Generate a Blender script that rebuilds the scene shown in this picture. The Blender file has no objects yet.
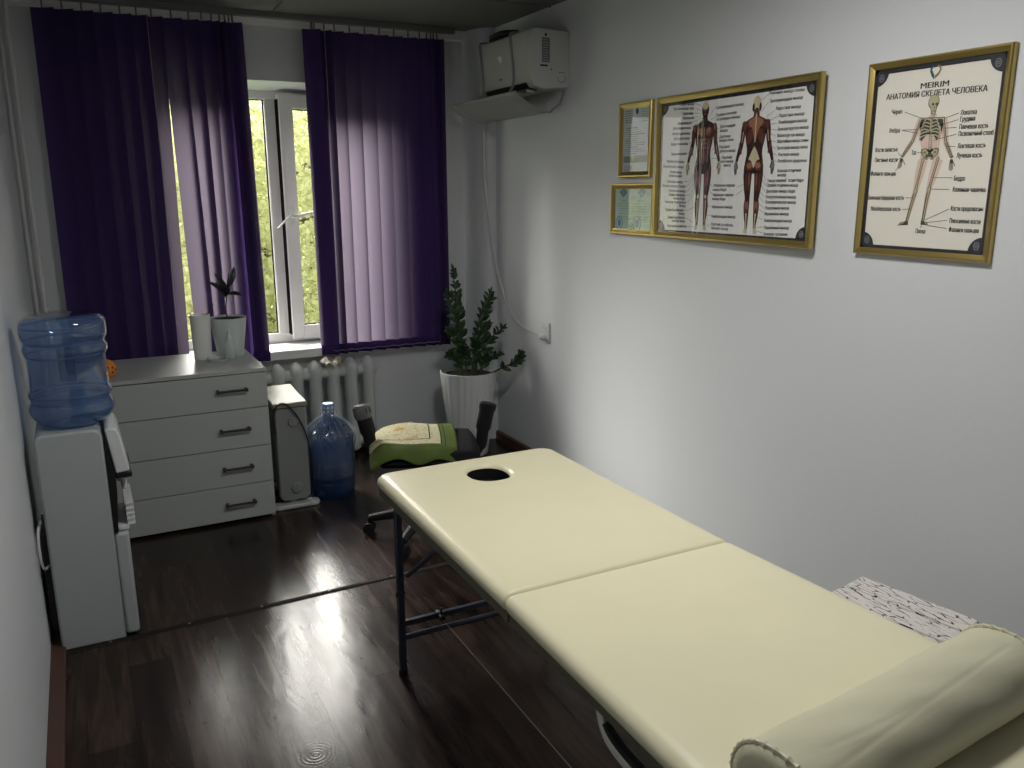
import bpy, math, random
from mathutils import Vector, Matrix
R = random.Random(7)
PI = math.pi
COL = bpy.context.scene.collection

# ---------------------------------------------------------------- materials
def nodes(name):
    m = bpy.data.materials.new(name); m.use_nodes = True
    nt = m.node_tree; nt.nodes.clear()
    out = nt.nodes.new('ShaderNodeOutputMaterial')
    return m, nt, out
def N(nt, kind, **kw):
    n = nt.nodes.new(kind)
    for k, v in kw.items():
        if k in n.inputs.keys(): n.inputs[k].default_value = v
        else: setattr(n, k, v)
    return n
def schlick(nt, scale):
    lw = N(nt, 'ShaderNodeLayerWeight', Blend=0.5)
    pw = N(nt, 'ShaderNodeMath', operation='POWER'); pw.inputs[1].default_value = 5.0; nt.links.new(lw.outputs['Facing'], pw.inputs[0])
    ma = N(nt, 'ShaderNodeMath', operation='MULTIPLY_ADD'); ma.inputs[1].default_value = 0.95 * scale; ma.inputs[2].default_value = 0.045 * scale
    nt.links.new(pw.outputs[0], ma.inputs[0]); return ma
def mat(name, col, rough=0.5, metal=0.0, spec=0.5, bump=0.0, bscale=60.0, var=0.0, vscale=6.0, coat=0.0, sheen=0.0, stretch=None, bdist=0.002):
    m, nt, out = nodes(name)
    b = N(nt, 'ShaderNodeBsdfPrincipled')
    b.inputs['Base Color'].default_value = (*col, 1)
    b.inputs['Roughness'].default_value = rough
    b.inputs['Metallic'].default_value = metal
    b.inputs['Specular IOR Level'].default_value = spec
    b.inputs['Coat Weight'].default_value = coat
    b.inputs['Sheen Weight'].default_value = sheen
    nt.links.new(b.outputs[0], out.inputs[0])
    if bump or var:
        tc = N(nt, 'ShaderNodeTexCoord'); mp = N(nt, 'ShaderNodeMapping')
        nt.links.new(tc.outputs['Object'], mp.inputs[0])
        if stretch: mp.inputs['Scale'].default_value = stretch
    if bump:
        no = N(nt, 'ShaderNodeTexNoise', Scale=bscale, Detail=4.0)
        nt.links.new(mp.outputs[0], no.inputs['Vector'])
        bp = N(nt, 'ShaderNodeBump', Strength=bump, Distance=bdist)
        nt.links.new(no.outputs[0], bp.inputs['Height']); nt.links.new(bp.outputs[0], b.inputs['Normal'])
    if var:
        n2 = N(nt, 'ShaderNodeTexNoise', Scale=vscale, Detail=3.0)
        nt.links.new(mp.outputs[0], n2.inputs['Vector'])
        mx = N(nt, 'ShaderNodeMix', data_type='RGBA')
        mx.inputs['A'].default_value = (*[c * (1 - var) for c in col], 1)
        mx.inputs['B'].default_value = (*[min(1, c * (1 + var)) for c in col], 1)
        nt.links.new(n2.outputs[0], mx.inputs['Factor']); nt.links.new(mx.outputs['Result'], b.inputs['Base Color'])
    return m

def pane_mat(name, refl=0.5, tint=(1, 1, 1), rough=0.02):
    m, nt, out = nodes(name)
    t = N(nt, 'ShaderNodeBsdfTransparent'); t.inputs[0].default_value = (*tint, 1)
    g = N(nt, 'ShaderNodeBsdfGlossy', Roughness=rough)
    ml = schlick(nt, refl)
    mx = N(nt, 'ShaderNodeMixShader')
    nt.links.new(ml.outputs[0], mx.inputs[0]); nt.links.new(t.outputs[0], mx.inputs[1]); nt.links.new(g.outputs[0], mx.inputs[2])
    nt.links.new(mx.outputs[0], out.inputs[0])
    return m

def plastic_clear(name, tint, body, wbody=0.3, rough=0.06, refl=1.0):
    # tinted see-through plastic: transparent + a little milky body + glossy skin
    m, nt, out = nodes(name)
    t = N(nt, 'ShaderNodeBsdfTransparent')
    lw = N(nt, 'ShaderNodeLayerWeight', Blend=0.5); sq = N(nt, 'ShaderNodeMath', operation='POWER'); sq.inputs[1].default_value = 2.2; nt.links.new(lw.outputs['Facing'], sq.inputs[0])
    tm = N(nt, 'ShaderNodeMix', data_type='RGBA'); tm.inputs['A'].default_value = (*tint, 1); tm.inputs['B'].default_value = (*[c ** 2.4 for c in tint], 1)
    nt.links.new(sq.outputs[0], tm.inputs['Factor']); nt.links.new(tm.outputs['Result'], t.inputs[0])   # longer path through the wall at the rims
    d = N(nt, 'ShaderNodeBsdfDiffuse'); d.inputs[0].default_value = (*body, 1)
    tr = N(nt, 'ShaderNodeBsdfTranslucent'); tr.inputs[0].default_value = (*body, 1)
    dd = N(nt, 'ShaderNodeMixShader'); dd.inputs[0].default_value = 0.5
    nt.links.new(d.outputs[0], dd.inputs[1]); nt.links.new(tr.outputs[0], dd.inputs[2])
    m1 = N(nt, 'ShaderNodeMixShader'); m1.inputs[0].default_value = wbody
    nt.links.new(t.outputs[0], m1.inputs[1]); nt.links.new(dd.outputs[0], m1.inputs[2])
    g = N(nt, 'ShaderNodeBsdfGlossy', Roughness=rough)
    ml = schlick(nt, refl)
    mx = N(nt, 'ShaderNodeMixShader')
    nt.links.new(ml.outputs[0], mx.inputs[0]); nt.links.new(m1.outputs[0], mx.inputs[1]); nt.links.new(g.outputs[0], mx.inputs[2])
    nt.links.new(mx.outputs[0], out.inputs[0])
    return m

def translucent_mat(name, col, tcol, w=0.5, rough=0.8):
    m, nt, out = nodes(name)
    d = N(nt, 'ShaderNodeBsdfPrincipled'); d.inputs['Base Color'].default_value = (*col, 1); d.inputs['Roughness'].default_value = rough
    d.inputs['Specular IOR Level'].default_value = 0.2
    t = N(nt, 'ShaderNodeBsdfTranslucent'); t.inputs[0].default_value = (*tcol, 1)
    mx = N(nt, 'ShaderNodeMixShader'); mx.inputs[0].default_value = w
    nt.links.new(d.outputs[0], mx.inputs[1]); nt.links.new(t.outputs[0], mx.inputs[2]); nt.links.new(mx.outputs[0], out.inputs[0])
    return m

def blind_mat(name, front, back, tcol, w):
    # woven fabric: purple room side, paler backing towards the window, lets some daylight through
    m, nt, out = nodes(name)
    g = N(nt, 'ShaderNodeNewGeometry'); cm = N(nt, 'ShaderNodeMix', data_type='RGBA'); cm.inputs['A'].default_value = (*front, 1); cm.inputs['B'].default_value = (*back, 1)
    nt.links.new(g.outputs['Backfacing'], cm.inputs['Factor'])
    d = N(nt, 'ShaderNodeBsdfDiffuse'); nt.links.new(cm.outputs['Result'], d.inputs[0])
    t = N(nt, 'ShaderNodeBsdfTranslucent'); t.inputs[0].default_value = (*tcol, 1)
    mx = N(nt, 'ShaderNodeMixShader'); mx.inputs[0].default_value = w
    nt.links.new(d.outputs[0], mx.inputs[1]); nt.links.new(t.outputs[0], mx.inputs[2]); nt.links.new(mx.outputs[0], out.inputs[0])
    return m

def floor_mat():
    m, nt, out = nodes('dark_laminate')
    b = N(nt, 'ShaderNodeBsdfPrincipled'); nt.links.new(b.outputs[0], out.inputs[0])
    tc = N(nt, 'ShaderNodeTexCoord')
    sw = N(nt, 'ShaderNodeMapping'); sw.inputs['Rotation'].default_value = (0, 0, PI / 2)
    nt.links.new(tc.outputs['Object'], sw.inputs[0])
    br = N(nt, 'ShaderNodeTexBrick', offset=0.37)
    br.inputs['Scale'].default_value = 1.0; br.inputs['Mortar Size'].default_value = 0.0012
    br.inputs['Brick Width'].default_value = 1.22; br.inputs['Row Height'].default_value = 0.135
    br.inputs['Color1'].default_value = (0.0, 0, 0, 1); br.inputs['Color2'].default_value = (1, 1, 1, 1)
    br.inputs['Mortar'].default_value = (0.25, 0.25, 0.25, 1); br.inputs['Bias'].default_value = 0.0
    nt.links.new(sw.outputs[0], br.inputs['Vector'])
    gr = N(nt, 'ShaderNodeMapping'); gr.inputs['Scale'].default_value = (9, 0.8, 9)
    nt.links.new(tc.outputs['Object'], gr.inputs[0])
    no = N(nt, 'ShaderNodeTexNoise', Scale=3.0, Detail=8.0, Roughness=0.62, Distortion=0.6)
    nt.links.new(gr.outputs[0], no.inputs['Vector'])
    rp = N(nt, 'ShaderNodeValToRGB')
    e = rp.color_ramp.elements
    e[0].position = 0.28; e[0].color = (0.0095, 0.0070, 0.0062, 1)
    e[1].position = 0.75; e[1].color = (0.060, 0.042, 0.034, 1)
    x = e.new(0.5); x.color = (0.027, 0.0188, 0.0158, 1)
    nt.links.new(no.outputs[0], rp.inputs[0])
    mx = N(nt, 'ShaderNodeMix', data_type='RGBA', blend_type='MULTIPLY'); mx.inputs['Factor'].default_value = 0.85
    rp2 = N(nt, 'ShaderNodeValToRGB')
    rp2.color_ramp.elements[0].color = (0.5, 0.45, 0.44, 1); rp2.color_ramp.elements[1].color = (1.5, 1.36, 1.26, 1)
    nt.links.new(br.outputs[0], rp2.inputs[0])
    nt.links.new(rp.outputs[0], mx.inputs['A']); nt.links.new(rp2.outputs[0], mx.inputs['B'])
    nt.links.new(mx.outputs['Result'], b.inputs['Base Color'])
    # wavy worn lacquer: long waves, grain and a few ringed knots in relief
    n3 = N(nt, 'ShaderNodeTexNoise', Scale=5.0, Detail=2.5, Distortion=0.5)
    g3 = N(nt, 'ShaderNodeMapping'); g3.inputs['Scale'].default_value = (1.7, 0.9, 1)
    nt.links.new(tc.outputs['Object'], g3.inputs[0]); nt.links.new(g3.outputs[0], n3.inputs['Vector'])
    bp1 = N(nt, 'ShaderNodeBump', Strength=0.42, Distance=0.004); nt.links.new(n3.outputs[0], bp1.inputs['Height'])
    bp2 = N(nt, 'ShaderNodeBump', Strength=0.06, Distance=0.0008); nt.links.new(no.outputs[0], bp2.inputs['Height']); nt.links.new(bp1.outputs[0], bp2.inputs['Normal'])
    kn = N(nt, 'ShaderNodeMapping'); kn.inputs['Location'].default_value = (-0.455, -2.135, 0)
    nt.links.new(tc.outputs['Object'], kn.inputs[0])
    wv = N(nt, 'ShaderNodeTexWave', wave_type='RINGS', rings_direction='Z', Scale=26.0, Distortion=2.0, Detail=2.0)
    nt.links.new(kn.outputs[0], wv.inputs['Vector'])
    ln = N(nt, 'ShaderNodeVectorMath', operation='LENGTH'); nt.links.new(kn.outputs[0], ln.inputs[0])
    mr = N(nt, 'ShaderNodeMapRange'); mr.inputs['From Min'].default_value = 0.03; mr.inputs['From Max'].default_value = 0.075
    mr.inputs['To Min'].default_value = 1; mr.inputs['To Max'].default_value = 0
    nt.links.new(ln.outputs['Value'], mr.inputs['Value'])
    mm = N(nt, 'ShaderNodeMath', operation='MULTIPLY'); nt.links.new(wv.outputs['Fac'], mm.inputs[0]); nt.links.new(mr.outputs[0], mm.inputs[1])
    bp3 = N(nt, 'ShaderNodeBump', Strength=0.2, Distance=0.0012); nt.links.new(mm.outputs[0], bp3.inputs['Height']); nt.links.new(bp2.outputs[0], bp3.inputs['Normal'])
    nt.links.new(bp3.outputs[0], b.inputs['Normal'])
    rr = N(nt, 'ShaderNodeMapRange'); rr.inputs['To Min'].default_value = 0.16; rr.inputs['To Max'].default_value = 0.30
    nt.links.new(no.outputs[0], rr.inputs['Value']); nt.links.new(rr.outputs[0], b.inputs['Roughness'])
    b.inputs['Specular IOR Level'].default_value = 0.24
    return m

def cracked_paint():
    m, nt, out = nodes('cracked_white_paint')
    b = N(nt, 'ShaderNodeBsdfPrincipled', Roughness=0.6); nt.links.new(b.outputs[0], out.inputs[0])
    tc = N(nt, 'ShaderNodeTexCoord'); mp = N(nt, 'ShaderNodeMapping'); mp.inputs['Scale'].default_value = (75, 17, 30)
    mp.inputs['Rotation'].default_value = (0, 0, 0.18)
    nt.links.new(tc.outputs['Object'], mp.inputs[0])
    v = N(nt, 'ShaderNodeTexVoronoi', feature='DISTANCE_TO_EDGE', Scale=1.0); nt.links.new(mp.outputs[0], v.inputs['Vector'])
    n = N(nt, 'ShaderNodeTexNoise', Scale=1.2, Detail=5.0); nt.links.new(mp.outputs[0], n.inputs['Vector'])
    th = N(nt, 'ShaderNodeMapRange'); th.inputs['From Min'].default_value = 0.42; th.inputs['From Max'].default_value = 0.62
    th.inputs['To Min'].default_value = 0.0; th.inputs['To Max'].default_value = 0.075
    nt.links.new(n.outputs[0], th.inputs['Value'])
    lt = N(nt, 'ShaderNodeMath', operation='LESS_THAN'); nt.links.new(v.outputs['Distance'], lt.inputs[0]); nt.links.new(th.outputs[0], lt.inputs[1])
    mx = N(nt, 'ShaderNodeMix', data_type='RGBA'); mx.inputs['A'].default_value = (0.74, 0.70, 0.66, 1); mx.inputs['B'].default_value = (0.05, 0.035, 0.028, 1)
    nt.links.new(lt.outputs[0], mx.inputs['Factor']); nt.links.new(mx.outputs['Result'], b.inputs['Base Color'])
    return m

def cloth_mat():
    # green towel: cream middle with speckled floral pattern, white scrolled band, green border (object space, centred on the seat)
    m, nt, out = nodes('green_patterned_cloth')
    b = N(nt, 'ShaderNodeBsdfPrincipled', Roughness=0.95); nt.links.new(b.outputs[0], out.inputs[0]); b.inputs['Specular IOR Level'].default_value = 0.1
    tc = N(nt, 'ShaderNodeTexCoord'); sp = N(nt, 'ShaderNodeSeparateXYZ'); nt.links.new(tc.outputs['UV'], sp.inputs[0])
    def edge(sock, sg):
        s = N(nt, 'ShaderNodeMath', operation='SUBTRACT'); s.inputs[1].default_value = 0.5; nt.links.new(sock, s.inputs[0])
        a = N(nt, 'ShaderNodeMath', operation='MULTIPLY'); a.inputs[1].default_value = sg; nt.links.new(s.outputs[0], a.inputs[0]); return a.outputs[0]
    mxm = N(nt, 'ShaderNodeMath', operation='MAXIMUM'); nt.links.new(edge(sp.outputs[0], 1.0), mxm.inputs[0]); nt.links.new(edge(sp.outputs[1], -1.0), mxm.inputs[1])
    rp = N(nt, 'ShaderNodeValToRGB'); rp.color_ramp.interpolation = 'CONSTANT'
    e = rp.color_ramp.elements
    cream = (0.50, 0.46, 0.31, 1); green = (0.085, 0.115, 0.032, 1); dk = (0.03, 0.045, 0.012, 1)
    e[0].position = 0; e[0].color = cream; e[1].position = 0.165; e[1].color = dk
    for p, c in ((0.18, cream), (0.30, dk), (0.315, green), (0.35, dk), (0.36, green)):
        q = e.new(p); q.color = c
    nt.links.new(mxm.outputs[0], rp.inputs[0])
    v = N(nt, 'ShaderNodeTexVoronoi', Scale=26.0); nt.links.new(tc.outputs['UV'], v.inputs['Vector'])
    lt = N(nt, 'ShaderNodeMath', operation='LESS_THAN'); lt.inputs[1].default_value = 0.30; nt.links.new(v.outputs['Distance'], lt.inputs[0])
    inb = N(nt, 'ShaderNodeMath', operation='LESS_THAN'); inb.inputs[1].default_value = 0.30; nt.links.new(mxm.outputs[0], inb.inputs[0])
    f1 = N(nt, 'ShaderNodeMath', operation='MULTIPLY'); nt.links.new(lt.outputs[0], f1.inputs[0]); nt.links.new(inb.outputs[0], f1.inputs[1])
    f2 = N(nt, 'ShaderNodeMath', operation='MULTIPLY'); f2.inputs[1].default_value = 0.75; nt.links.new(f1.outputs[0], f2.inputs[0])
    mx = N(nt, 'ShaderNodeMix', data_type='RGBA'); mx.inputs['B'].default_value = (0.2, 0.22, 0.09, 1)
    nt.links.new(f2.outputs[0], mx.inputs['Factor']); nt.links.new(rp.outputs[0], mx.inputs['A'])
    n = N(nt, 'ShaderNodeTexNoise', Scale=4.5, Detail=2.0); nt.links.new(tc.outputs['UV'], n.inputs['Vector'])
    ng = N(nt, 'ShaderNodeMapRange'); ng.inputs['From Min'].default_value = 0.55; ng.inputs['From Max'].default_value = 0.66; nt.links.new(n.outputs[0], ng.inputs['Value'])
    lt3 = N(nt, 'ShaderNodeMath', operation='LESS_THAN'); lt3.inputs[1].default_value = 0.15; nt.links.new(mxm.outputs[0], lt3.inputs[0])
    f3 = N(nt, 'ShaderNodeMath', operation='MULTIPLY'); nt.links.new(ng.outputs[0], f3.inputs[0]); nt.links.new(lt3.outputs[0], f3.inputs[1])
    m2 = N(nt, 'ShaderNodeMix', data_type='RGBA'); m2.inputs['B'].default_value = (0.42, 0.25, 0.07, 1)
    nt.links.new(f3.outputs[0], m2.inputs['Factor']); nt.links.new(mx.outputs['Result'], m2.inputs['A'])
    nt.links.new(m2.outputs['Result'], b.inputs['Base Color'])
    bn = N(nt, 'ShaderNodeTexNoise', Scale=90.0, Detail=2.0); nt.links.new(tc.outputs['UV'], bn.inputs['Vector'])
    bp = N(nt, 'ShaderNodeBump', Strength=0.7, Distance=0.004); nt.links.new(bn.outputs[0], bp.inputs['Height']); nt.links.new(bp.outputs[0], b.inputs['Normal'])
    return m

M = dict(
    wall=mat('white_wall_paint', (0.69, 0.712, 0.73), 0.55, bump=0.25, bscale=35, spec=0.4, bdist=0.003),
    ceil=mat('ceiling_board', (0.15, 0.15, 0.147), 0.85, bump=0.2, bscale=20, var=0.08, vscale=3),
    trim=mat('white_trim', (0.66, 0.66, 0.65), 0.45),
    floor=floor_mat(),
    brown=mat('brown_baseboard', (0.085, 0.042, 0.03), 0.45, bump=0.2, bscale=40, var=0.25, stretch=(1, .2, 1)),
    pvc=mat('white_window_plastic', (0.78, 0.775, 0.76), 0.3),
    gasket=mat('black_rubber', (0.004, 0.004, 0.004), 0.9, spec=0.05),
    glass=pane_mat('window_glass', 0.5),
    pglass=pane_mat('picture_glass', 0.75, rough=0.012),
    blind=blind_mat('purple_blind_fabric', (0.105, 0.060, 0.235), (0.16, 0.15, 0.17), (0.078, 0.065, 0.084), 0.45),
    blindhem=blind_mat('purple_blind_hem', (0.07, 0.038, 0.17), (0.10, 0.09, 0.12), (0.007, 0.005, 0.010), 0.3),
    alu=mat('grey_track', (0.13, 0.13, 0.13), 0.5, metal=0.0),
    chain=mat('lilac_bead_chain', (0.25, 0.22, 0.30), 0.5),
    chest=mat('white_laminate_board', (0.44, 0.465, 0.445), 0.42, bump=0.05, bscale=120),
    chestdark=mat('dark_gap', (0.02, 0.02, 0.02), 0.8),
    handle=mat('matt_black_metal', (0.012, 0.012, 0.014), 0.4, metal=0.3),
    white=mat('white_plastic', (0.66, 0.68, 0.68), 0.35),
    whiteg=mat('cool_white_plastic', (0.40, 0.43, 0.435), 0.35),
    black=mat('black_plastic', (0.010, 0.010, 0.011), 0.35),
    red=mat('red_mark', (0.5, 0.05, 0.04), 0.4), bluem=mat('blue_mark', (0.04, 0.1, 0.5), 0.4),
    blue=plastic_clear('blue_bottle_plastic', (0.62, 0.75, 0.92), (0.27, 0.42, 0.70), 0.30, refl=2.0), bluering=plastic_clear('blue_moulded_ring', (0.35, 0.52, 0.80), (0.12, 0.22, 0.45), 0.5, refl=2.0),
    blue2=plastic_clear('deep_blue_bottle_plastic', (0.40, 0.55, 0.76), (0.035, 0.07, 0.13), 0.45, refl=1.3),
    film=plastic_clear('clear_film', (0.93, 0.95, 0.97), (0.40, 0.46, 0.52), 0.2, rough=0.10, refl=2.2),
    water=plastic_clear('water', (0.80, 0.88, 0.95), (0.2, 0.3, 0.45), 0.03, refl=0.6),
    clear=plastic_clear('clear_plastic', (0.9, 0.93, 0.93), (0.88, 0.92, 0.90), 0.75, rough=0.05, refl=1.3),
    cap=mat('blue_cap', (0.16, 0.24, 0.46), 0.4),
    vinyl=mat('cream_vinyl', (0.76, 0.715, 0.50), 0.36, spec=0.5, bump=0.28, bscale=7, var=0.045, vscale=5, bdist=0.006),
    vinyl2=mat('sage_cream_vinyl', (0.61, 0.59, 0.42), 0.42, spec=0.5, bump=0.22, bscale=9, bdist=0.006, stretch=(1, 3, 3)),
    steel=mat('navy_painted_steel', (0.05, 0.055, 0.085), 0.4, metal=0.4),
    wood=mat('dark_olive_rail', (0.10, 0.095, 0.065), 0.5),  # olive carries the shade under the cushions in its colour
    strap=mat('white_webbing', (0.6, 0.58, 0.54), 0.8, bump=0.4, bscale=200),
    crack=cracked_paint(),
    gold=mat('gold_moulding', (0.50, 0.38, 0.13), 0.32, metal=0.85),
    paper=mat('poster_paper', (0.83, 0.80, 0.71), 0.6), paper2=mat('white_poster_paper', (0.84, 0.835, 0.81), 0.6),
    ink=mat('black_ink', (0.018, 0.017, 0.02), 0.6), inkblue=mat('dark_corner_ink', (0.022, 0.022, 0.038), 0.6), silver=mat('grey_ornament_ink', (0.22, 0.22, 0.23), 0.6),
    m_dark=mat('muscle_dark_ink', (0.034, 0.013, 0.011), 0.6), m_mid=mat('muscle_red_ink', (0.125, 0.038, 0.026), 0.6), m_lite=mat('muscle_light_ink', (0.34, 0.145, 0.08), 0.6),
    tendon=mat('tendon_ink', (0.60, 0.53, 0.36), 0.6), bone=mat('bone_ink', (0.50, 0.45, 0.28), 0.6), bonedk=mat('bone_outline_ink', (0.06, 0.06, 0.04), 0.6),
    ribshade=mat('rib_gap_ink', (0.05, 0.055, 0.045), 0.6), pink=mat('pink_ink', (0.73, 0.54, 0.47), 0.6), teal=mat('teal_ink', (0.03, 0.10, 0.11), 0.6), goldink=mat('dull_gold_ink', (0.24, 0.20, 0.10), 0.6),
    cert=mat('green_certificate_paper', (0.42, 0.56, 0.45), 0.6, var=0.12, vscale=30), certink=mat('certificate_ink', (0.22, 0.34, 0.30), 0.6), certblue=mat('certificate_blue_ink', (0.10, 0.22, 0.36), 0.6),
    doc=mat('pale_blue_paper', (0.55, 0.60, 0.60), 0.6), docink=mat('grey_print', (0.22, 0.25, 0.28), 0.6), docband=mat('grey_green_print', (0.20, 0.26, 0.20), 0.6),
    leaf=mat('dark_green_leaf', (0.018, 0.045, 0.014), 0.3, spec=0.5), stem=mat('dark_green_stem', (0.035, 0.06, 0.02), 0.5),
    leaf2=mat('blackish_leaf', (0.010, 0.015, 0.011), 0.35), soil=mat('soil', (0.009, 0.0065, 0.005), 0.95, bump=1.0, bscale=80, bdist=0.01),
    pot=mat('white_pot', (0.62, 0.64, 0.63), 0.45), vase=mat('white_ceramic', (0.80, 0.80, 0.78), 0.35), potg=mat('pale_pot', (0.62, 0.67, 0.655), 0.4),
    orange=mat('orange_plastic', (0.85, 0.25, 0.015), 0.4),
    rad=mat('white_radiator_enamel', (0.58, 0.61, 0.59), 0.4), darkwall=mat('shadowed_rad_back', (0.05, 0.05, 0.05), 0.8),
    heat=mat('grey_heater_metal', (0.24, 0.255, 0.25), 0.45), heattop=mat('cream_heater_metal', (0.17, 0.17, 0.12), 0.45), heatfoot=mat('pale_heater_foot', (0.42, 0.44, 0.42), 0.4),
    fabric=mat('black_chair_fabric', (0.012, 0.012, 0.014), 0.95, spec=0.1), cloth=cloth_mat(), greyp=mat('grey_worn_plastic', (0.11, 0.11, 0.11), 0.35), bplastic=mat('dull_black_plastic', (0.010, 0.010, 0.011), 0.6, spec=0.25),
    cable=mat('white_cable', (0.62, 0.62, 0.6), 0.4), bcable=mat('black_cable', (0.012, 0.012, 0.012), 0.4), wire=mat('steel_wire', (0.30, 0.27, 0.24), 0.35, metal=0.8),
    ac=mat('ac_white_plastic', (0.50, 0.51, 0.485), 0.4), defl=mat('grey_deflector', (0.27, 0.27, 0.275), 0.4), aclabel=mat('grey_label', (0.14, 0.15, 0.16), 0.5),
    sticker=mat('bright_sticker', (0.9, 0.9, 0.88), 0.3),
    bark=mat('bark', (0.10, 0.075, 0.05), 0.9, bump=0.5, bscale=20), ground=mat('grass_ground', (0.10, 0.16, 0.04), 0.9, var=0.3),
    foliage=translucent_mat('tree_foliage', (0.42, 0.45, 0.22), (0.42, 0.44, 0.21), 0.4, 0.6),
    foliage2=translucent_mat('tree_foliage_yellow', (0.50, 0.52, 0.27), (0.50, 0.51, 0.26), 0.4, 0.6),
    stripm=mat('dark_joint_strip', (0.016, 0.014, 0.013), 0.75, spec=0.2), napkin=mat('crumpled_paper', (0.45, 0.41, 0.35), 0.8, bump=0.6, bscale=60),
)

# ---------------------------------------------------------------- mesh builder
class B:
    def __init__(s): s.v = []; s.f = []; s.m = []; s.uv = None
    def add(s, vs, fs, m=0):
        o = len(s.v); s.v += [tuple(p) for p in vs]
        for f in fs: s.f.append(tuple(o + i for i in f)); s.m.append(m)
        return s
    def box(s, x0, y0, z0, x1, y1, z1, m=0):
        v = [(x, y, z) for x in (x0, x1) for y in (y0, y1) for z in (z0, z1)]
        return s.add(v, [(0, 1, 3, 2), (4, 6, 7, 5), (0, 4, 5, 1), (2, 3, 7, 6), (0, 2, 6, 4), (1, 5, 7, 3)], m)
    def tube(s, pts, r, n=8, m=0, caps=True, flat=None):
        pts = [Vector(p) for p in pts]; k = len(pts)
        rs = r if isinstance(r, (list, tuple)) else [r] * k
        t0 = (pts[1] - pts[0]).normalized()
        up = Vector((0, 0, 1)) if abs(t0.z) < 0.9 else Vector((1, 0, 0))
        a = t0.cross(up).normalized(); rings = []
        for i, p in enumerate(pts):
            t = (pts[min(i + 1, k - 1)] - pts[max(i - 1, 0)]).normalized()
            a = (a - t * a.dot(t)).normalized(); b = t.cross(a)
            fa, fb = flat if flat else (1, 1)
            rings.append([p + (a * math.cos(2 * PI * j / n) * fa + b * math.sin(2 * PI * j / n) * fb) * rs[i] for j in range(n)])
        vs = [q for rg in rings for q in rg]; fs = []
        for i in range(k - 1):
            for j in range(n):
                fs.append((i * n + j, i * n + (j + 1) % n, (i + 1) * n + (j + 1) % n, (i + 1) * n + j))
        if caps: fs += [tuple(range(n - 1, -1, -1)), tuple((k - 1) * n + j for j in range(n))]
        return s.add(vs, fs, m)
    def lathe(s, prof, c=(0, 0, 0), n=32, fn=None, m=0, close=False):
        vs = []; fs = []
        for i, (r, z) in enumerate(prof):
            for j in range(n):
                a = 2 * PI * j / n; rr = r * (fn(a, z, i) if fn else 1)
                vs.append((c[0] + rr * math.cos(a), c[1] + rr * math.sin(a), c[2] + z))
        for i in range(len(prof) - 1):
            for j in range(n):
                fs.append((i * n + j, i * n + (j + 1) % n, (i + 1) * n + (j + 1) % n, (i + 1) * n + j))
        if close: fs += [tuple(range(n - 1, -1, -1)), tuple((len(prof) - 1) * n + j for j in range(n))]
        return s.add(vs, fs, m)
    def prism(s, poly, fn, d0, d1, m=0):   # poly of (a, b); fn(a, b, d) -> point
        n = len(poly); vs = [fn(a, b, d0) for a, b in poly] + [fn(a, b, d1) for a, b in poly]
        fs = [tuple(range(n - 1, -1, -1)), tuple(range(n, 2 * n))] + [(i, (i + 1) % n, n + (i + 1) % n, n + i) for i in range(n)]
        return s.add(vs, fs, m)
    def grid(s, fn, nu, nv, m=0, uv=False):
        vs = [fn(i / nu, j / nv) for i in range(nu + 1) for j in range(nv + 1)]; w = nv + 1
        fs = [(i * w + j, (i + 1) * w + j, (i + 1) * w + j + 1, i * w + j + 1) for i in range(nu) for j in range(nv)]
        if uv: s.uv = [(i / nu, j / nv) for i in range(nu + 1) for j in range(nv + 1)]
        return s.add(vs, fs, m)
    def ball(s, c, r, n=16, m=0, k=8):
        rx, ry, rz = r if isinstance(r, (list, tuple)) else (r, r, r)
        vs = []; fs = []
        for i in range(k + 1):
            t = PI * i / k
            for j in range(n):
                p = 2 * PI * j / n
                vs.append((c[0] + rx * math.sin(t) * math.cos(p), c[1] + ry * math.sin(t) * math.sin(p), c[2] - rz * math.cos(t)))
        for i in range(k):
            for j in range(n): fs.append((i * n + j, i * n + (j + 1) % n, (i + 1) * n + (j + 1) % n, (i + 1) * n + j))
        return s.add(vs, fs, m)
    def build(s, name, mats, parent=None, bevel=0.0, seg=2, smooth=True, solid=0.0, sub=0, angle=38):
        me = bpy.data.meshes.new(name); me.from_pydata(s.v, [], s.f)
        if not isinstance(mats, (list, tuple)): mats = [mats]
        for k in mats: me.materials.append(k)
        me.polygons.foreach_set('material_index', s.m)
        if s.uv:
            l = me.uv_layers.new(name='UVMap')
            for lp in me.loops: l.data[lp.index].uv = s.uv[lp.vertex_index]
        me.validate(); me.update()
        import bmesh
        bm = bmesh.new(); bm.from_mesh(me)
        bmesh.ops.remove_doubles(bm, verts=bm.verts, dist=1e-6)
        if s.close_normals: bmesh.ops.recalc_face_normals(bm, faces=bm.faces)
        bm.to_mesh(me); bm.free()
        if smooth:
            me.polygons.foreach_set('use_smooth', [True] * len(me.polygons))
            me.set_sharp_from_angle(angle=math.radians(angle))
        o = bpy.data.objects.new(name, me); COL.objects.link(o)
        if solid:
            md = o.modifiers.new('solid', 'SOLIDIFY'); md.thickness = solid; md.offset = 0
        if bevel:
            md = o.modifiers.new('bevel', 'BEVEL'); md.width = bevel; md.segments = seg; md.limit_method = 'ANGLE'; md.angle_limit = math.radians(40)
            md.harden_normals = False
        if sub:
            md = o.modifiers.new('sub', 'SUBSURF'); md.levels = sub; md.render_levels = sub
        if parent is not None: put(o, parent)
        return o
    close_normals = True

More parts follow.
